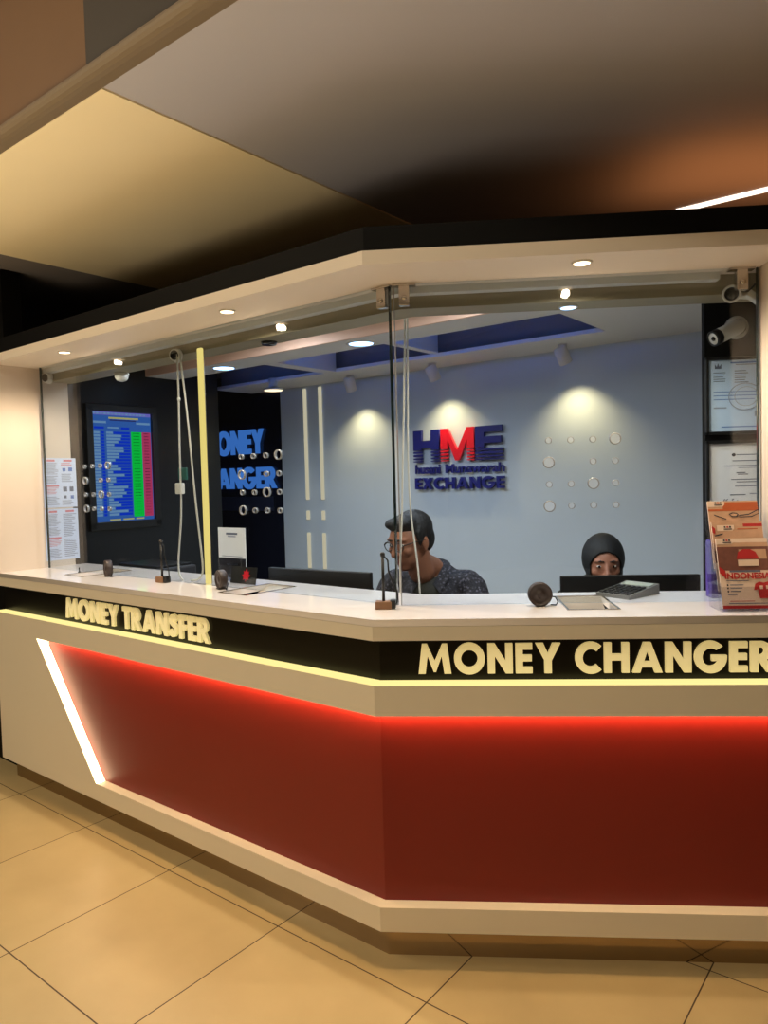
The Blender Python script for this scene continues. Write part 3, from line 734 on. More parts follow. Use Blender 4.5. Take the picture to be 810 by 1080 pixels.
# eyeball lamps / black fittings on the header of the left side
def eye_fitting(u, z, lab):
    t = thing('security_camera', lab, 'security camera', LP(u, .298, z), RZL, 'small round cameras on the header')
    b = MB(); b.lathe([(.03, 0), (.03, -.012), (.02, -.02)], (0, 0, 0), (0, 1, 0), 24); b.build('base', 'cctv', t)
    b = MB(); b.lathe([(.019, .012), (.026, .02), (.026, .042), (.021, .045)], (.012, 0, 0), (.35, -1, -.1), 24); b.build('housing', 'cctv', t)
    b = MB(); b.lathe([(.0208, .0453), (.019, .047)], (.012, 0, 0), (.35, -1, -.1), 24); b.build('lens', 'lens', t)
eye_fitting(2.385, 2.052, 'small white camera with black eye at the left end of the header')
eye_fitting(1.285, 2.030, 'small white camera with black eye on the header above the hanging cords')
# white dome detector and black puck under the inner parts
t = thing('dome_camera', 'white dome camera hanging from the header above the rate screen', 'camera', LP(1.885, .40, 2.034), RZL)
b = MB(); b.lathe([(.036, 0), (.036, -.012)], (0, 0, 0), (0, 0, 1), 24); b.build('base', 'cctv', t)
b = MB(); b.lathe([(.033, -.012), (.031, -.026), (.022, -.038), (.006, -.043)], (0, 0, 0), (0, 0, 1), 24); b.build('dome', 'cctv', t)
b = MB(); b.cyl((0, 0, 0), (0, 0, -.012), .034, .028, 28); o = b.build('sensor', 'lens'); o.location = LP(.80, .375, 2.034)
tag(o, 'flat black round sensor under the header left of the glass joint', 'sensor')
o.data.transform(Matrix.Identity(4))

# ================================================================== RATE SCREEN ON THE BLACK SIDE WALL
t = thing('rate_screen', 'upright screen of exchange rates with green and red columns', 'screen', LP(UT - .001, .899, 1.212), RZS)
TWd, THt = .49, .762
b = MB(); fw = .042
b.box((0, -.016, fw*.6), (TWd, .03, fw*1.2), bev=.004); b.box((0, -.016, THt - fw/2), (TWd, .03, fw), bev=.004)
b.box((-TWd/2 + fw/2, -.016, THt/2), (fw, .03, THt - .02), bev=.004); b.box((TWd/2 - fw/2, -.016, THt/2), (fw, .03, THt - .02), bev=.004)
b.build('frame', 'blackmatte', t)
em = [emat('screen_blue', (64, 116, 204), .6), emat('screen_deep_blue', (18, 60, 214), .72), emat('screen_pale', (132, 176, 220), .62), emat('screen_green', (10, 212, 70), .8), emat('screen_red', (206, 66, 108), .72), emat('screen_yellow', (206, 196, 120), .7), emat('screen_lilac', (128, 120, 214), .7), emat('screen_dim', (60, 70, 140), .5), emat('screen_darkgreen', (6, 120, 50), .5), emat('screen_wine', (120, 40, 80), .5)]
random.seed(21); r = [(0, 0, 1, .030, 6)]
r += [(.02 + .06*i, .007, .065 + .06*i, .024, 2) for i in range(15)]
r += [(.28, .045, .78, .062, 5), (.30, .068, .74, .08, 7), (.02, .085, .24, .105, 2), (.74, .085, .98, .105, 2), (.04, .135, .2, .155, 1), (.26, .135, .44, .148, 2), (.48, .135, .62, .155, 1)]
N = 28
r += [(.645, .175, .825, .965, 3), (.832, .175, .985, .965, 4)]
for i in range(N):
    y0 = .178 + i*.0276; y1 = y0 + .021; x1 = .30 + .26*random.random()
    r += [(.03, y0, .13, y1, 2), (.15, y0, .20, y1, 1), (.235, y0, x1, y1, 2), (x1 + .01, y0, .625, y1, 1)]
    if i % 1 == 0: r += [(.68, y0 + .005, .79, y0 + .013, 8), (.865, y0 + .005, .95, y0 + .013, 9)]
r += [(.24, .975, .42, .988, 5), (.46, .975, .64, .988, 5), (.68, .975, .82, .988, 5)]
o = sheet('display', None, None, (0, -.006, fw*1.15), 0, TWd - 2*fw + .004, THt - fw*2.2, em, r, th=.004); o.parent = t

# ================================================================== SMALL THINGS ON THE WORKTOP
def puck(label, loc, rz):
    t = thing('speaker_disc', label, 'speaker', loc, rz, 'dark round speaker discs at the foot of the glass')
    R = .038
    b = MB(); b.lathe([(R*.9, -.016), (R, -.012), (R, .010), (R*.93, .014), (R*.86, .0145), (R*.84, .011), (R*.30, .0105), (R*.28, .013), (.004, .0135)], (0, 0, R), (0, -1, 0), 36); b.build('body', 'puck', t)
    b = MB(); b.box((0, 0, .002), (.03, .034, .004), bev=.001); b.build('foot', 'blackmatte', t)
    b = MB(); b.tube([(.03, .014, .03), (.05, .012, .026), (.056, .004, .012), (.05, .002, .003), (.035, .012, .002)], .0022); b.build('wire', 'blackmatte', t)
puck('dark round speaker disc on the worktop in front of the right glass', RP(.517, .196, TOP), 0)
puck('dark round speaker disc beside the red-and-black card', LP(.925, .192, TOP), RZL - .35)
puck('dark round speaker disc nearest the left end of the worktop', LP(1.735, .192, TOP), RZL - .35)
def mic(label, loc, rz):
    t = thing('antenna_microphone', label, 'microphone', loc, rz, 'upright rod microphones on wooden blocks')
    b = MB(); b.box((0, 0, .0125), (.052, .036, .025), bev=.002); b.build('base', 'wood', t)
    b = MB(); b.box((.03, 0, .0145), (.018, .03, .029), bev=.003); b.build('clip', 'blackmatte', t)
    b = MB(); b.cyl((0, 0, .02), (0, 0, .175), .0048); b.lathe([(.007, .168), (.008, .176), (.006, .182)], (0, 0, 0), (0, 0, 1), 16); b.build('rod', 'blackmatte', t)
    b = MB(); b.tube([(.006, 0, .168), (.016, .002, .155), (.018, .002, .12), (.03, .002, .085), (.045, .002, .05), (.046, .002, .025), (.038, 0, .012)], .0026); b.build('cable', 'blackmatte', t)
mic('black rod microphone on a wooden block at the glass corner', RP(.020, .185, TOP), 0)
mic('black rod microphone on a wooden block under the hanging cords', LP(1.318, .195, TOP), RZL)
# hanging cords of the left glass
t = thing('hanging_cord', 'pale looped cord with a white switch box hanging behind the left glass', 'cord', LP(1.245, .262, TOP + .0), RZL)
z0 = .972
b = MB(); pts = [V((0, 0, z0)), V((.0, 0, .8)), V((-.008, .0, .6)), V((-.01, 0, .45)), V((-.012, 0, .3)), V((-.035, 0, .16)), V((-.05, 0, .08)), V((-.045, 0, .02)), V((-.02, .0, .004))]
def smooth(P, n=4):
    for _ in range(n):
        q = [P[0]]
        for i in range(len(P) - 1): q += [P[i]*.75 + P[i+1]*.25, P[i]*.25 + P[i+1]*.75]
        P = q + [P[-1]]
    return P
b.tube(smooth(pts, 2), .0042); b.build('straight_cord', 'cord', t)
b = MB(); b.tube(smooth([V((.012, .004, z0)), V((.05, .004, .7)), V((.075, .004, .4)), V((.105, .004, .15)), V((.118, .004, .05)), V((.09, .004, .012)), V((.03, .004, .006))], 2), .0042); b.build('slanted_cord', 'cord', t)
b = MB(); b.box((-.012, -.004, .40), (.042, .022, .048), bev=.004); b.build('switch_box', 'cctv', t)
b = MB(); b.box((-.008, .012, .462), (.056, .01, .052), bev=.003); b.build('green_tag', mat('dark_green_plastic', (44, 96, 86), .4), t)
b = MB(); b.ell((0, 0, .78), (.0075, .0075, .009)); b.build('bead', 'cctv', t)
# cords of the right glass, beside the joint
t = thing('hanging_cord', 'two pale cords hanging behind the worktop beside the glass joint', 'cord', RP(.06, .485, .80), 0)
b = MB(); b.tube(smooth([V((.04, 0, 1.44)), V((.034, 0, 1.1)), V((.014, 0, .68)), V((.010, 0, .55)), V((.0, 0, .42)), V((-.004, 0, .25)), V((.0, .0, .0))], 2), .0034); b.build('near_cord', 'cord', t)
b = MB(); b.tube(smooth([V((.046, .006, 1.44)), V((.044, .006, 1.1)), V((.034, .006, .70)), V((.042, .006, .52)), V((.06, .006, .38)), V((.068, .006, .25)), V((.06, .006, .0))], 2), .0034); b.build('far_cord', 'cord', t)

# QR stand (code left out) and the red-and-black card
t = thing('counter_card', 'white notice card with dark lower half on a clear stand', 'card', LP(1.07, .375, TOP), RZL)
o = sheet('card', None, None, (0, 0, .012), 0, .175, .215, ['paper', 'inkdark', 'ink', 'inklight'], [(.3, .10, .72, .14, 2), (.36, .16, .66, .185, 3), (0, .60, 1, 1, 1), (.12, .56, .88, .575, 3), (.2, .66, .8, .69, 3), (.3, .72, .7, .74, 3), (.25, .82, .75, .85, 2)], th=.003); o.parent = t
o['label'] = 'white card, dark at the bottom'
b = MB(); b.box((0, .0, .003), (.18, .05, .006)); b.box((0, -.004, .05), (.178, .002, .09)); b.build('stand', 'acrylic', t)
t = thing('counter_card', 'small black card with a red leaf mark leaning beside the round speaker', 'card', LP(.955, .335, TOP), RZL)
b = MB(); b.box((0, 0, .035), (.155, .004, .07), Matrix.Rotation(math.radians(-12), 3, 'X'), .001); b.build('card', 'blackmatte', t)
b = MB(); star = [(0, .028), (.006, .014), (.016, .018), (.013, .004), (.024, .002), (.012, -.008), (.016, -.018), (.003, -.012), (0, -.024), (-.003, -.012), (-.016, -.018), (-.012, -.008), (-.024, .002), (-.013, .004), (-.016, .018), (-.006, .014)]
rx = Matrix.Rotation(math.radians(-12), 3, 'X')
b.prism([rx @ V((x*1.1 + .018, -.0025, z*1.05)) + V((0, 0, .035)) for x, z in star], (0, -.001, 0)); b.build('leaf_mark', 'logo_red', t)
b = MB(); b.cyl((.0, .0, .0), (.0, .02, .02), .003); b.box((0, .012, .002), (.05, .03, .004)); b.build('foot', 'blackmatte', t)
# a small dark pin at the far left tray
b = MB(); b.lathe([(.007, 0), (.007, .003), (.0025, .005), (.0025, .018), (.004, .021), (.0015, .024)], (0, 0, 0), (0, 0, 1), 14); o = b.build('pen_holder_pin', 'blackmatte'); o.location = LP(2.03, .215, TOP)
tag(o, 'tiny dark upright pin on the worktop near its left end', 'pin')
# a ballpoint pen lying across the middle tray edge
# calculator
ang = math.atan2(.12, .131)
t = thing('calculator', 'grey desk calculator with a tilted display lying behind the right glass', 'calculator', (.838, .395, TOP), 0, rot=(0, 0, ang))
b = MB(); L, Wd = .178, .128
b.prism([(-L/2, -Wd/2, 0), (L/2, -Wd/2, 0), (L/2, -Wd/2, .034), (L/2 - .055, -Wd/2, .026), (-L/2, -Wd/2, .012)], (0, Wd, 0)); b.build('body', mat('calculator_grey', (112, 110, 104), .35, noise=.05), t)
sl = math.atan2(.014, L - .055); b2 = math.atan2(.008, .055)
mtx = Matrix.Rotation(-b2, 3, 'Y')
b = MB(); b.box((L/2 - .028, 0, .0305), (.036, Wd*.84, .003), mtx, .001); b.build('display', mat('calculator_display', (170, 176, 160), .15), t)
kb = MB(); mk = Matrix.Rotation(-sl, 3, 'Y')
for i in range(5):
    for j in range(6):
        x = -L/2 + .014 + i*.0225; y = -Wd/2 + .015 + j*.0196
        kb.box((x, y, .012 + (x + L/2)*math.tan(sl) + .002), (.016, .014, .006), mk, .0015)
kb.build('keys', 'blackmatte', t)
# purple box standing at the right behind the glass
b = MB(); b.box((0, 0, .092), (.055, .05, .184), bev=.004); b.box((0, 0, .186), (.05, .045, .006), bev=.002); o = b.build('purple_box', 'purple'); o.location = (1.105, .32, TOP)
tag(o, 'slim purple box standing behind the brochure holder', 'box')

# brochure holder with three tiers
t = thing('brochure_holder', 'clear three-tier acrylic brochure holder at the right end of the worktop', 'brochure holder', (1.105, .06, TOP), 0)
TILT = math.radians(-16); W3 = .158
tiers = [(.0, .004), (.035, .052), (.068, .114)]
b = MB()
R3 = Matrix.Rotation(TILT, 3, 'X')
for i, (y, z) in enumerate(tiers):
    b.box(V((0, y + .016, z)) + R3 @ V((0, .008, .10)), (W3, .002, .20), R3)
    b.box(V((0, y - .008, z)) + R3 @ V((0, -.002, .035)), (W3, .002, .07), R3)
    b.box((0, y + .004, z), (W3, .03, .002))
b.build('tiers', 'acrylic', t)
for s_ in (-1, 1):
    b = MB(); o3 = [(s_*W3/2, -.012, 0), (s_*W3/2, .165, 0), (s_*W3/2, .185, .26), (s_*W3/2, .16, .31)]
    poly = [V((s_*W3/2, -.012, 0)), V((s_*W3/2, .10, 0)), V((s_*W3/2, .135, .20)), V((s_*W3/2, .088, .20)), V((s_*W3/2, .068, .13)), V((s_*W3/2, .05, .14)), V((s_*W3/2, .03, .075)), V((s_*W3/2, .012, .085))]
    b.prism(poly, (s_*.002, 0, 0)); b.build('side_panel', 'acrylic', t)
bm_ = ['paper', 'inkdark', 'logo_red', 'skin_w', 'wood', 'inkred', 'ink']
M['cream_paper'] = mat('cream_paper', (222, 196, 174), .5); M['orange_paper'] = mat('orange_print', (176, 84, 40), .5); M['brown_print'] = mat('brown_print', (112, 68, 56), .5, noise=.4, nscale=60); M['tan_print'] = mat('tan_print', (190, 150, 120), .5, noise=.22, nscale=30); M['red_print'] = mat('red_print', (176, 34, 34), .5)
bm_ = ['cream_paper', 'inkdark', 'red_print', 'tan_print', 'brown_print', 'orange_paper', 'ink']
def broch(label, i, rects, polys):
    y, z = tiers[i]
    return sheet('brochure', label, 'brochure', V((1.105, .06 + y + .009, TOP + z + .003)), 0, .148, .21, bm_, rects, th=.005, group='brochures in the clear holder', rot=(TILT, 0, 0), polys=polys)
def hme(x, y): return [([(x, y), (x + .34, y), (x + .34, y + .05), (x + .30, y + .085), (x, y + .085)], 0)] + [([(x + .14 + .05*k, y + .014), (x + .178 + .05*k, y + .014), (x + .178 + .05*k, y + .040), (x + .14 + .05*k, y + .040)], 1 if k != 1 else 2) for k in range(3)] + [([(x + .13, y + .052), (x + .29, y + .052), (x + .29, y + .066), (x + .13, y + .066)], 1)]
random.seed(4)
shirtp = [(.66, .655), (.74, .625), (.82, .64), (.90, .625), (1.0, .65), (1.0, .86), (.72, .86), (.70, .735), (.62, .745)]
fr = broch('front brochure with INDONESIA in red and a red shirt', 0, [(0, .10, 1, .46, 4), (0, .06, 1, .12, 3), (.42, .16, .95, .30, 3), (0, .955, 1, 1, 2), (.12, .60, .55, .61, 6)] + [(.12, .655 + .045*k, .15, .68 + .045*k, 1) for k in range(3)] + [(.18, .66 + .045*k, .44 - .03*k, .672 + .045*k, 6) for k in range(3)] + [(.12, .80, .3, .81, 6), (.15, .89, .62, .90, 2), (.12, .92, .95, .932, 6), (.2, .46, .8, .485, 6)],
           hme(.0, .0) + [([(.36, .30), (.40, .20), (.50, .16), (.64, .16), (.74, .20), (.80, .30)], 2), ([(.38, .31), (.78, .31), (.78, .40), (.38, .40)], 0), ([(0, .40), (.12, .47), (.1, .56), (0, .50)], 2), (shirtp, 2), ([(.74, .68), (.80, .68), (.80, .73), (.74, .73)], 0), ([(.86, .68), (.94, .68), (.94, .73), (.86, .73)], 0)])
me = text_mesh('INDONESIA', .130, .019, .0012, bold=.03)
me.transform(Matrix.Translation((-.06, -.0052, .21*(1 - .585)))); o = link('title', me, 'red_print', fr)
broch('middle brochure of pale tan print in the clear holder', 1, [(0, .0, 1, .60, 3), (.62, .03, 1.0, .075, 2), (.5, .1, .9, .115, 5), (.52, .26, .9, .27, 6), (.55, .31, .85, .318, 6), (0, .42, 1, .6, 4)], hme(.10, .05) + [([(.3, .30), (.34, .33), (.32, .36), (.36, .38), (.30, .37)], 1), ([(0, .06), (.06, .1), (.05, .18), (0, .16)], 2), ([(.02, .2), (.2, .17), (.2, .19), (.05, .215)], 1)])
broch('rear brochure with an orange banner and line drawing', 2, [(0, 0, 1, .7, 3), (.30, .02, 1, .12, 5), (0, .12, 1, .15, 5), (.7, .02, .9, .10, 4)], hme(0, .0) + [([(.40, .20), (.47, .175), (.56, .18), (.6, .21), (.56, .245), (.46, .245)], 1), ([(.43, .205), (.48, .19), (.55, .195), (.57, .21), (.54, .23), (.47, .23)], 3), ([(.6, .215), (.8, .20), (1.0, .13), (1.0, .145), (.8, .215), (.6, .23)], 1), ([(.6, .24), (.85, .235), (1.0, .19), (1.0, .2), (.85, .25), (.6, .25)], 1), ([(.1, .2), (.34, .27), (.34, .285), (.1, .215)], 1)])

# ================================================================== DESK, MONITORS, CHAIRS
me = plate([l2(2.38, .32), l2(2.38, .85), l2(1.75, .85), l2(1.75, .66), (KC*.66, .66), (.47, .66), (.47, .95), (1.2, .95), (1.2, .32), (KC*.32, .32)], [], .03)
me.transform(Matrix.Translation((0, 0, .725)))
t = thing('staff_desk', 'pale staff desk behind the counter under the monitors', 'desk', (.3, .5, 0))
link('desktop', me, 'desk', t, world=True)
for p in (LP(2.30, .60, 0), LP(1.2, .62, 0), RP(.52, .90, 0), RP(1.15, .90, 0), RP(1.15, .37, 0), LP(2.30, .37, 0)):
    b = MB(); b.box(p + V((0, 0, .355)), (.04, .04, .71), bev=.003); b.build('leg', 'steel_dull', t, world=True)
def monitor(label, loc, rz, w, h, lift):           # seen from behind
    t = thing('monitor', label, 'monitor', loc, rz, 'black computer monitors')
    b = MB(); b.box((0, 0, lift + h/2), (w, .022, h), bev=.004); b.build('frame', 'blackmatte', t)
    b = MB(); b.box((0, -.021, lift + h*.45), (w*.62, .022, h*.62), bev=.008); b.build('rear_cover', 'darkgrey', t)
    b = MB(); b.box((0, .0115, lift + h/2 + .004), (w - .018, .002, h - .028)); b.build('screen', mat('dim_screen', (30, 36, 44), .1), t)
    b = MB(); b.box((0, -.03, lift*.5 + .05), (.05, .018, lift + .10), bev=.003); b.build('stand', 'blackmatte', t)
    b = MB(); b.box((0, -.03, .006), (.24, .14, .012), bev=.004); b.build('base', 'blackmatte', t)
DK = .74
monitor('black monitor standing in front of the woman in the hijab', (.955, .845, DK), math.radians(-1), .545, .30, .025)
monitor('black monitor left of the man, by the dark panel', LP(.735, .55, DK), RZL + math.radians(6), .53, .30, .065)
def office_chair(label, loc, rz, bh=.52):
    t = thing('office_chair', label, 'chair', loc, rz, 'black office chairs')
    b = MB(); b.box((0, 0, .46), (.47, .46, .07), bev=.03); b.build('seat', 'chairfab', t)
    b = MB()
    vs = []; fs = []; S = 16
    prof = []
    for i in range(S + 1):
        a = PI*i/S; prof.append((.225*math.cos(a), .30*math.sin(a)**.8 if 0 < i < S else 0))
    pol = [(-.20, .22), (.20, .22)] + [(x, bh - .12 + .12*(z/.30) + .02) for x, z in prof]
    b.prism([(x, .21 + .02*(z), .50 + z - .1) for x, z in pol], (0, .055, 0)); b.build('backrest', 'chairfab', t)
    b = MB(); b.box((0, .25, .52), (.06, .02, .26)); b.box((0, .13, .42), (.06, .26, .02)); b.build('back_bracket', 'blackmatte', t)
    b = MB(); b.cyl((0, 0, .10), (0, 0, .43), .028); b.cyl((0, 0, .07), (0, 0, .13), .045); b.build('stem', 'blackmatte', t)
    for k in range(5):
        a = 2*PI*k/5 + .3; d = V((math.cos(a), math.sin(a), 0))
        b = MB(); b.tube([d*.03 + V((0, 0, .095)), d*.16 + V((0, 0, .085)), d*.28 + V((0, 0, .07))], [.026, .022, .016]); g = b.build('leg', 'blackmatte', t)
        b = MB(); q = d*.28; e = V((-d.y, d.x, 0)); b.cyl(q + e*.02 + V((0, 0, .028)), q - e*.02 + V((0, 0, .028)), .028); b.cyl(q + V((0, 0, .03)), q + V((0, 0, .07)), .008); b.build('caster', 'blackmatte', g)
    return t
office_chair("black office chair the man sits on", (.20, 1.16, 0), math.radians(-20), .52)
office_chair('black office chair the woman sits on', (.93, 1.30, 0), math.radians(-4), .42)
office_chair('empty black office chair behind the counter by the dark panel', LP(1.22, 1.02, 0), RZL + .3, .56)
# dark printer on the desk at the left
t = thing('printer', 'flat dark grey printer on the desk under the rate screen', 'printer', LP(2.10, .68, DK), RZL)
b = MB(); b.box((0, 0, .15), (.40, .28, .30), bev=.012); b.build('body', 'darkgrey', t)
b = MB(); b.box((0, .01, .306), (.36, .22, .014), bev=.004); b.build('lid', 'blackmatte', t)
b = MB(); b.box((0, .15, .06), (.30, .03, .01), bev=.002); b.build('paper_tray', 'blackmatte', t)

# ================================================================== PEOPLE
def head_shapes(mb, fem=False):
    """a head looking along -Y, centre of the skull at the origin"""
    mb.ell((0, .018, .030), (.074, .092, .088)); mb.ell((0, -.030, .012), (.066, .062, .080))
    mb.ell((0, -.034, -.050), (.054, .055, .062)); mb.ell((0, -.052, -.092), (.030, .032, .024))
    mb.limb((0, -.088, .012), .009, (0, -.108, -.030), .0125); mb.ell((.012, -.097, -.034), (.0105, .013, .009)); mb.ell((-.012, -.097, -.034), (.0105, .013, .009))
    for s in (-1, 1):
        mb.ell((s*.030, -.078, .028), (.024, .014, .008)); mb.ell((s*.040, -.056 if fem else -.062, -.022), (.022, .022 if fem else .026, .022))
        mb.ell((s*.030, -.074, .006), (.0155, .013, .0105))
        if not fem: mb.ell((s*.077, .012, -.008), (.008, .020, .032)); mb.ell((s*.074, .006, -.032), (.008, .010, .014))
    mb.ell((0, -.086, -.060), (.023, .012, .0062)); mb.ell((0, -.085, -.070), (.020, .012, .0068))
    mb.limb((0, .02, -.06), .056, (0, .035, -.145), .058)
def xf(mb0, mtx, loc):
    mb = MB(); mb.v = [mtx @ p + V(loc) for p in mb0.v]; mb.f = mb0.f; mb.mi = mb0.mi; mb.sm = mb0.sm; return mb
def merge(a, o):
    k = len(a.v); a.v += o.v; a.f += [[i + k for i in f] for f in o.f]; a.mi += o.mi; a.sm += o.sm
def hand(mb, w, d, up, side, s=1.0, curl=.35):
    """a resting hand: wrist w, pointing d, back of the hand towards up, thumb on the given side"""
    d = V(d).normalized(); up = V(up).normalized(); r = d.cross(up).normalized()*side
    mb.limb(w, .024*s, w + d*.035*s, .028*s)
    palm = w + d*.055*s
    mt = Matrix((r, d, up)).transposed()
    mb.ell(palm, (.040*s, .048*s, .016*s), mt)
    for i, (off, L) in enumerate(((.030, .068), (.010, .078), (-.011, .072), (-.030, .056))):
        a = w + d*.090*s + r*off*s; e1 = (d*math.cos(curl*.5) - up*math.sin(curl*.5)).normalized(); e2 = (d*math.cos(curl*1.6) - up*math.sin(curl*1.6)).normalized()
        m1 = a + e1*L*.5*s; m2 = m1 + e2*L*.5*s
        mb.limb(a - d*.02*s, .0095*s, m1, .0088*s); mb.limb(m1, .0088*s, m2, .0072*s)
    a = w + d*.035*s + r*.030*s; m1 = a + (d*.55 + r*.8).normalized()*.036*s; m2 = m1 + (d*.9 + r*.25 - up*.2).normalized()*.03*s
    mb.limb(a, .0125*s, m1, .0108*s); mb.limb(m1, .0108*s, m2, .0085*s)
def person(label, base, yaw, head_c, head_yaw, head_pitch, sh_z, sh_w, skin, fem, hands, elbows):
    """seated figure; base is the seat point on the floor; body faces -Y before the yaw; points below are in the body's own frame"""
    t = thing('person', label, 'person', base, yaw)
    B = MB()
    Hm = (Matrix.Rotation(head_yaw, 3, 'Z') @ Matrix.Rotation(head_pitch, 3, 'X'))
    h = MB(); head_shapes(h, fem); merge(B, xf(h, Hm, head_c))
    hc = V(head_c); neck = V((0, .01, sh_z + .03)); hip = V((0, .10, .56))
    B.limb(neck, .060, hc + Hm @ V((0, .03, -.11)), .054)
    ch = V((0, .015, sh_z - .13))
    T1 = MB(); T1.ell(ch, (.165*sh_w/.2, .105, .17)); T1.ell((0, .05, (ch.z + hip.z)/2), (.145*sh_w/.2, .105, .18)); T1.ell(hip, (.165, .12, .12)); T1.limb((-sh_w*.82, .02, sh_z - .035), .052, (sh_w*.82, .02, sh_z - .035), .052)
    T1.limb((-.06, .02, sh_z - .01), .055, (.06, .02, sh_z - .01), .055)
    merge(B, T1)
    shirt = MB(); grow = 1.06
    Tb = MB(); Tb.ell(ch, (.175*sh_w/.2, .117, .18)); Tb.ell((0, .05, (ch.z + hip.z)/2), (.156*sh_w/.2, .118, .19)); Tb.ell(hip + V((0, 0, .02)), (.182, .138, .15)); Tb.limb((-sh_w*.82, .02, sh_z - .033), .064, (sh_w*.82, .02, sh_z - .033), .064)
    Tb.limb((-.055, .03, sh_z - .006), .062, (.055, .03, sh_z - .006), .062)
    merge(shirt, Tb)
    for s, el, hd in ((-1, elbows[0], hands[0]), (1, elbows[1], hands[1])):
        sh = V((s*sh_w*.92, .02, sh_z - .055)); el = V(el); hd = V(hd)
        B.limb(sh, .050, el, .040); B.limb(el, .040, hd, .026)
        d = (hd - el).normalized(); hand(B, hd, V((d.x, d.y, 0)), V((0, 0, 1)), -s if True else s, .9 if fem else 1.0)
        shirt.limb(sh, .066, el, .054); shirt.limb(el, .054, el.lerp(hd, .88 if fem else .55), .043)
    # legs
    tr = MB()
    for s in (-1, 1):
        k = V((s*.11, -.30, .50)); a = V((s*.12, -.20, .10))
        B.limb(hip + V((s*.09, 0, -.02)), .075, k, .056); B.limb(k, .054, a, .036); B.limb(a + V((0, .02, -.05)), .034, a + V((0, -.13, -.065)), .028)
        tr.limb(hip + V((s*.09, 0, -.02)), .088, k, .070); tr.limb(k, .068, a + V((0, 0, .02)), .056)
    tr.ell(hip + V((0, 0, -.02)), (.180, .134, .12))
    me = remesh(B, .0055, 5)
    # lips as their own colour
    me.materials.clear()
    inv = Hm.transposed()
    for p in me.polygons:
        q = inv @ (p.center - hc)
        p.material_index = 1 if (abs(q.x) < .022 and -.077 < q.z < -.055 and q.y < -.088) else 0
    eyes = MB()
    for s in (-1, 1):
        c = hc + Hm @ V((s*.030, -.0765, .006)); eyes.k = 2; eyes.ell(c, (.0125, .0125, .0062 if fem else .0085), Hm)
        eyes.k = 3; eyes.ell(c + Hm @ V((-.001, -.0102, -.0005)), (.0055, .003, .0052), Hm)
    em_ = eyes.mesh('e')
    bm = bmesh.new(); bm.from_mesh(me); bm.from_mesh(em_); bm.to_mesh(me); bm.free()
    for p in me.polygons: p.use_smooth = True
    link('body', me, [skin, 'lips', 'eye', 'iris'], t)
    link('trousers', remesh(tr, .010, 5), 'trousers', t)
    return t, hc, Hm, shirt, sh_z
# --- the man
t, hc, Hm, shirt, sz = person('man in a dark speckled shirt and glasses looking down at his screen', (.155, 1.04, 0), math.radians(-12),
    (-.055, -.125, 1.213), math.radians(-30), math.radians(13), 1.045, .195, 'skin', False,
    ((-.13, -.27, .775), (.08, -.31, .775)), ((-.27, -.02, .80), (.27, -.10, .80)))
me = remesh(shirt, .008, 6)
# open neckline: faces above the collar line in front are taken away
bm = bmesh.new(); bm.from_mesh(me)
kill = [v for v in bm.verts if (v.co.x**2/.0040 + (v.co.y + .09)**2/.0075 + (v.co.z - sz - .005)**2/.0075) < 1]
bmesh.ops.delete(bm, geom=kill, context='VERTS'); bm.to_mesh(me); bm.free()
for p in me.polygons: p.use_smooth = True
link('shirt', me, 'shirt', t)
b = MB()
for s in (-1, 1):                                   # collar
    b.prism([V((s*.066, -.03, sz + .052)), V((s*.03, -.088, sz - .02)), V((s*.062, -.100, sz - .055)), V((s*.098, -.045, sz + .012))], (0, .006, .004))
b.tube([V((.07*math.cos(a), .035 + .062*math.sin(a), sz + .042 + .016*math.sin(a))) for a in [PI*(-.25 + 1.5*i/16) for i in range(17)]], .013); b.build('collar', 'shirt', t)
tee = MB(); tee.ell((0, -.02, sz - .06), (.085, .088, .075)); link('undershirt', remesh(tee, .008, 4), 'tee', t)
hr = MB()
hr.ell((0, .030, .046), (.082, .092, .080)); hr.ell((0, -.022, .080), (.068, .062, .040)); hr.ell((0, .060, .0), (.070, .062, .075)); hr.ell((.02, -.050, .092), (.045, .036, .026)); hr.ell((-.025, -.052, .088), (.042, .034, .024))
for s in (-1, 1): hr.ell((s*.072, .004, .030), (.010, .030, .036)); hr.ell((s*.071, -.014, .006), (.006, .010, .024))
hr = xf(hr, Hm, hc); link('hair', remesh(hr, .0055, 3), 'hair', t)
brow = MB()
for s in (-1, 1): brow.tube([hc + Hm @ V((s*x, y, z)) for x, y, z in ((.012, -.090, .026), (.028, -.093, .031), (.045, -.080, .027))], [.003, .0036, .002])
brow.build('eyebrows', 'hair', t)
g = MB()
for s in (-1, 1):
    pts = [hc + Hm @ V((s*.031 + .024*math.cos(a), -.103 + .006*abs(math.cos(a))*(1 if True else 0), .004 + .0185*math.sin(a))) for a in [2*PI*i/24 for i in range(25)]]
    g.tube(pts, .0022); g.tube([hc + Hm @ V((s*x, y, z)) for x, y, z in ((.055, -.098, .010), (.075, -.05, .012), (.082, .005, .008), (.081, .03, -.012))], .0022)
g.tube([hc + Hm @ V((x, -.107, .008)) for x in (-.008, 0, .008)], .0022)
go = g.build('glasses', 'blackmatte', t)
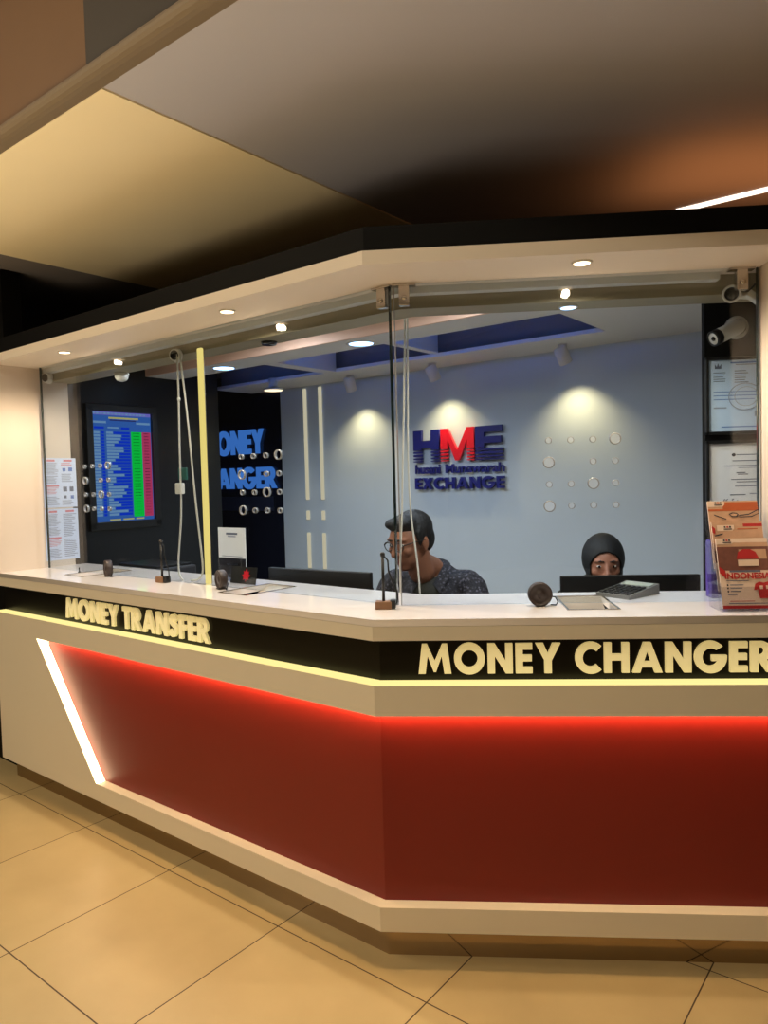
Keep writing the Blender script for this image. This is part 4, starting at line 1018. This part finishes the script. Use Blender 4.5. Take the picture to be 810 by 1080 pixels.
# --- the woman
t, hc, Hm, shirt, sz = person('woman in a black hijab looking over the top of a monitor', (.925, 1.235, 0), math.radians(0),
    (-.005, -.085, 1.076), math.radians(-3), math.radians(6), .925, .175, 'skin_w', True,
    ((-.19, -.21, .775), (.19, -.21, .775)), ((-.25, .03, .80), (.25, .03, .80)))
me = remesh(shirt, .008, 6)
link('long_sleeved_top', me, 'hijab', t)
hj = MB()
hj.ell((0, .014, .024), (.094, .108, .112)); hj.ell((0, -.018, -.030), (.080, .082, .098)); hj.limb((0, .01, -.09), .080, (0, .03, -.17), .12)
hj = xf(hj, Hm, hc)
hj.limb((0, .0, sz - .02), .13, (0, -.02, sz - .10), .14); hj.ell((0, .02, sz - .04), (.20, .125, .09))
me = remesh(hj, .006, 6)
bm = bmesh.new(); bm.from_mesh(me); inv = Hm.transposed()
def inface(co):
    q = inv @ (co - hc)
    return q.y < -.02 and (q.x/.068)**2 + ((q.z + .02)/.086)**2 < 1
bmesh.ops.delete(bm, geom=[v for v in bm.verts if inface(v.co)], context='VERTS'); bm.to_mesh(me); bm.free()
for p in me.polygons: p.use_smooth = True
me = apply_mods(me, [('SOLIDIFY', dict(thickness=.006, offset=-1))])
for p in me.polygons: p.use_smooth = True
link('hijab', me, 'hijab', t)
brow = MB()
for s in (-1, 1): brow.tube([hc + Hm @ V((s*x, y, z)) for x, y, z in ((.012, -.090, .026), (.028, -.093, .031), (.045, -.080, .026))], [.0026, .003, .0016])
brow.build('eyebrows', 'hair', t)

# ================================================================== LIGHT OF THE PLACE AND ADDED FILL
# shopping-mall corridor: warm ceiling lamps over and behind the viewer
for u, n, e in ((.5, -2.5, 26), (2.3, -2.4, 26), (-1.6, -2.3, 26), (1.2, -4.0, 24), (3.8, -3.0, 24)):
    p = LP(u, n, 3.47); area(p, p - V((0, 0, 1)), e, (1, .84, .60), .5, .5, 'DISK')
# added fill light from the viewer's side, no shopfront stands there
p = LP(1.0, -5.6, 1.5); area(p, LP(1.0, 0, 1.9), 5, (1, .78, .50), 5.0, 2.2)
# added area lights in place of floor bounce, shining up at the lower ceiling
for u, e in ((1.6, 26), (-1.3, 22)):
    p = LP(u, -1.9, .95); l = area(p, p + V((0, 0, 1)) + NL*.25, e, (1, .84, .60), 2.4, .5); l.data.spread = math.radians(100)
# unseen orange area light, aimed up for the glow above the booth
p = LP(-1.05, 1.62, 2.38); area(p, p + V((0, 0, 1)), 2.4, (1, .36, .11), 1.5, .5)
# cool panels of the booth's own ceiling
for u, e in ((1.4, 9), (0.3, 8)):
    p = LP(u, .72, 2.235); area(p, p - V((0, 0, 1)), e, (.86, .92, 1), .5, .3)
w = bpy.data.worlds.new('world'); scn.world = w; w.use_nodes = True
w.node_tree.nodes['Background'].inputs['Color'].default_value = (.9, .75, .55, 1); w.node_tree.nodes['Background'].inputs['Strength'].default_value = .02

# ================================================================== CAMERA
cd = bpy.data.cameras.new('camera'); co = bpy.data.objects.new('camera', cd); COL.objects.link(co)
cd.sensor_fit = 'VERTICAL'; cd.sensor_height = 36.0; cd.lens = 767.8/1080*36.0; cd.clip_start = .05
Fv = V((-0.08088671, 0.9957529, -0.04397166)); Rv = V((0.99645444, 0.07976155, -0.02677004)); Uv = V((0.0231491, 0.04598109, 0.99867405))
co.matrix_world = Matrix(((Rv.x, Uv.x, -Fv.x, .21676), (Rv.y, Uv.y, -Fv.y, -2.13062), (Rv.z, Uv.z, -Fv.z, 1.472), (0, 0, 0, 1)))
scn.camera = co
vs_ = scn.view_settings; scn.display_settings.display_device = 'sRGB'
vs_.view_transform = 'Standard'; vs_.look = 'None'; vs_.gamma = 1; vs_.use_curve_mapping = False; vs_.exposure = 0
scn.cycles.max_bounces = 10; scn.cycles.transparent_max_bounces = 16; scn.cycles.glossy_bounces = 5
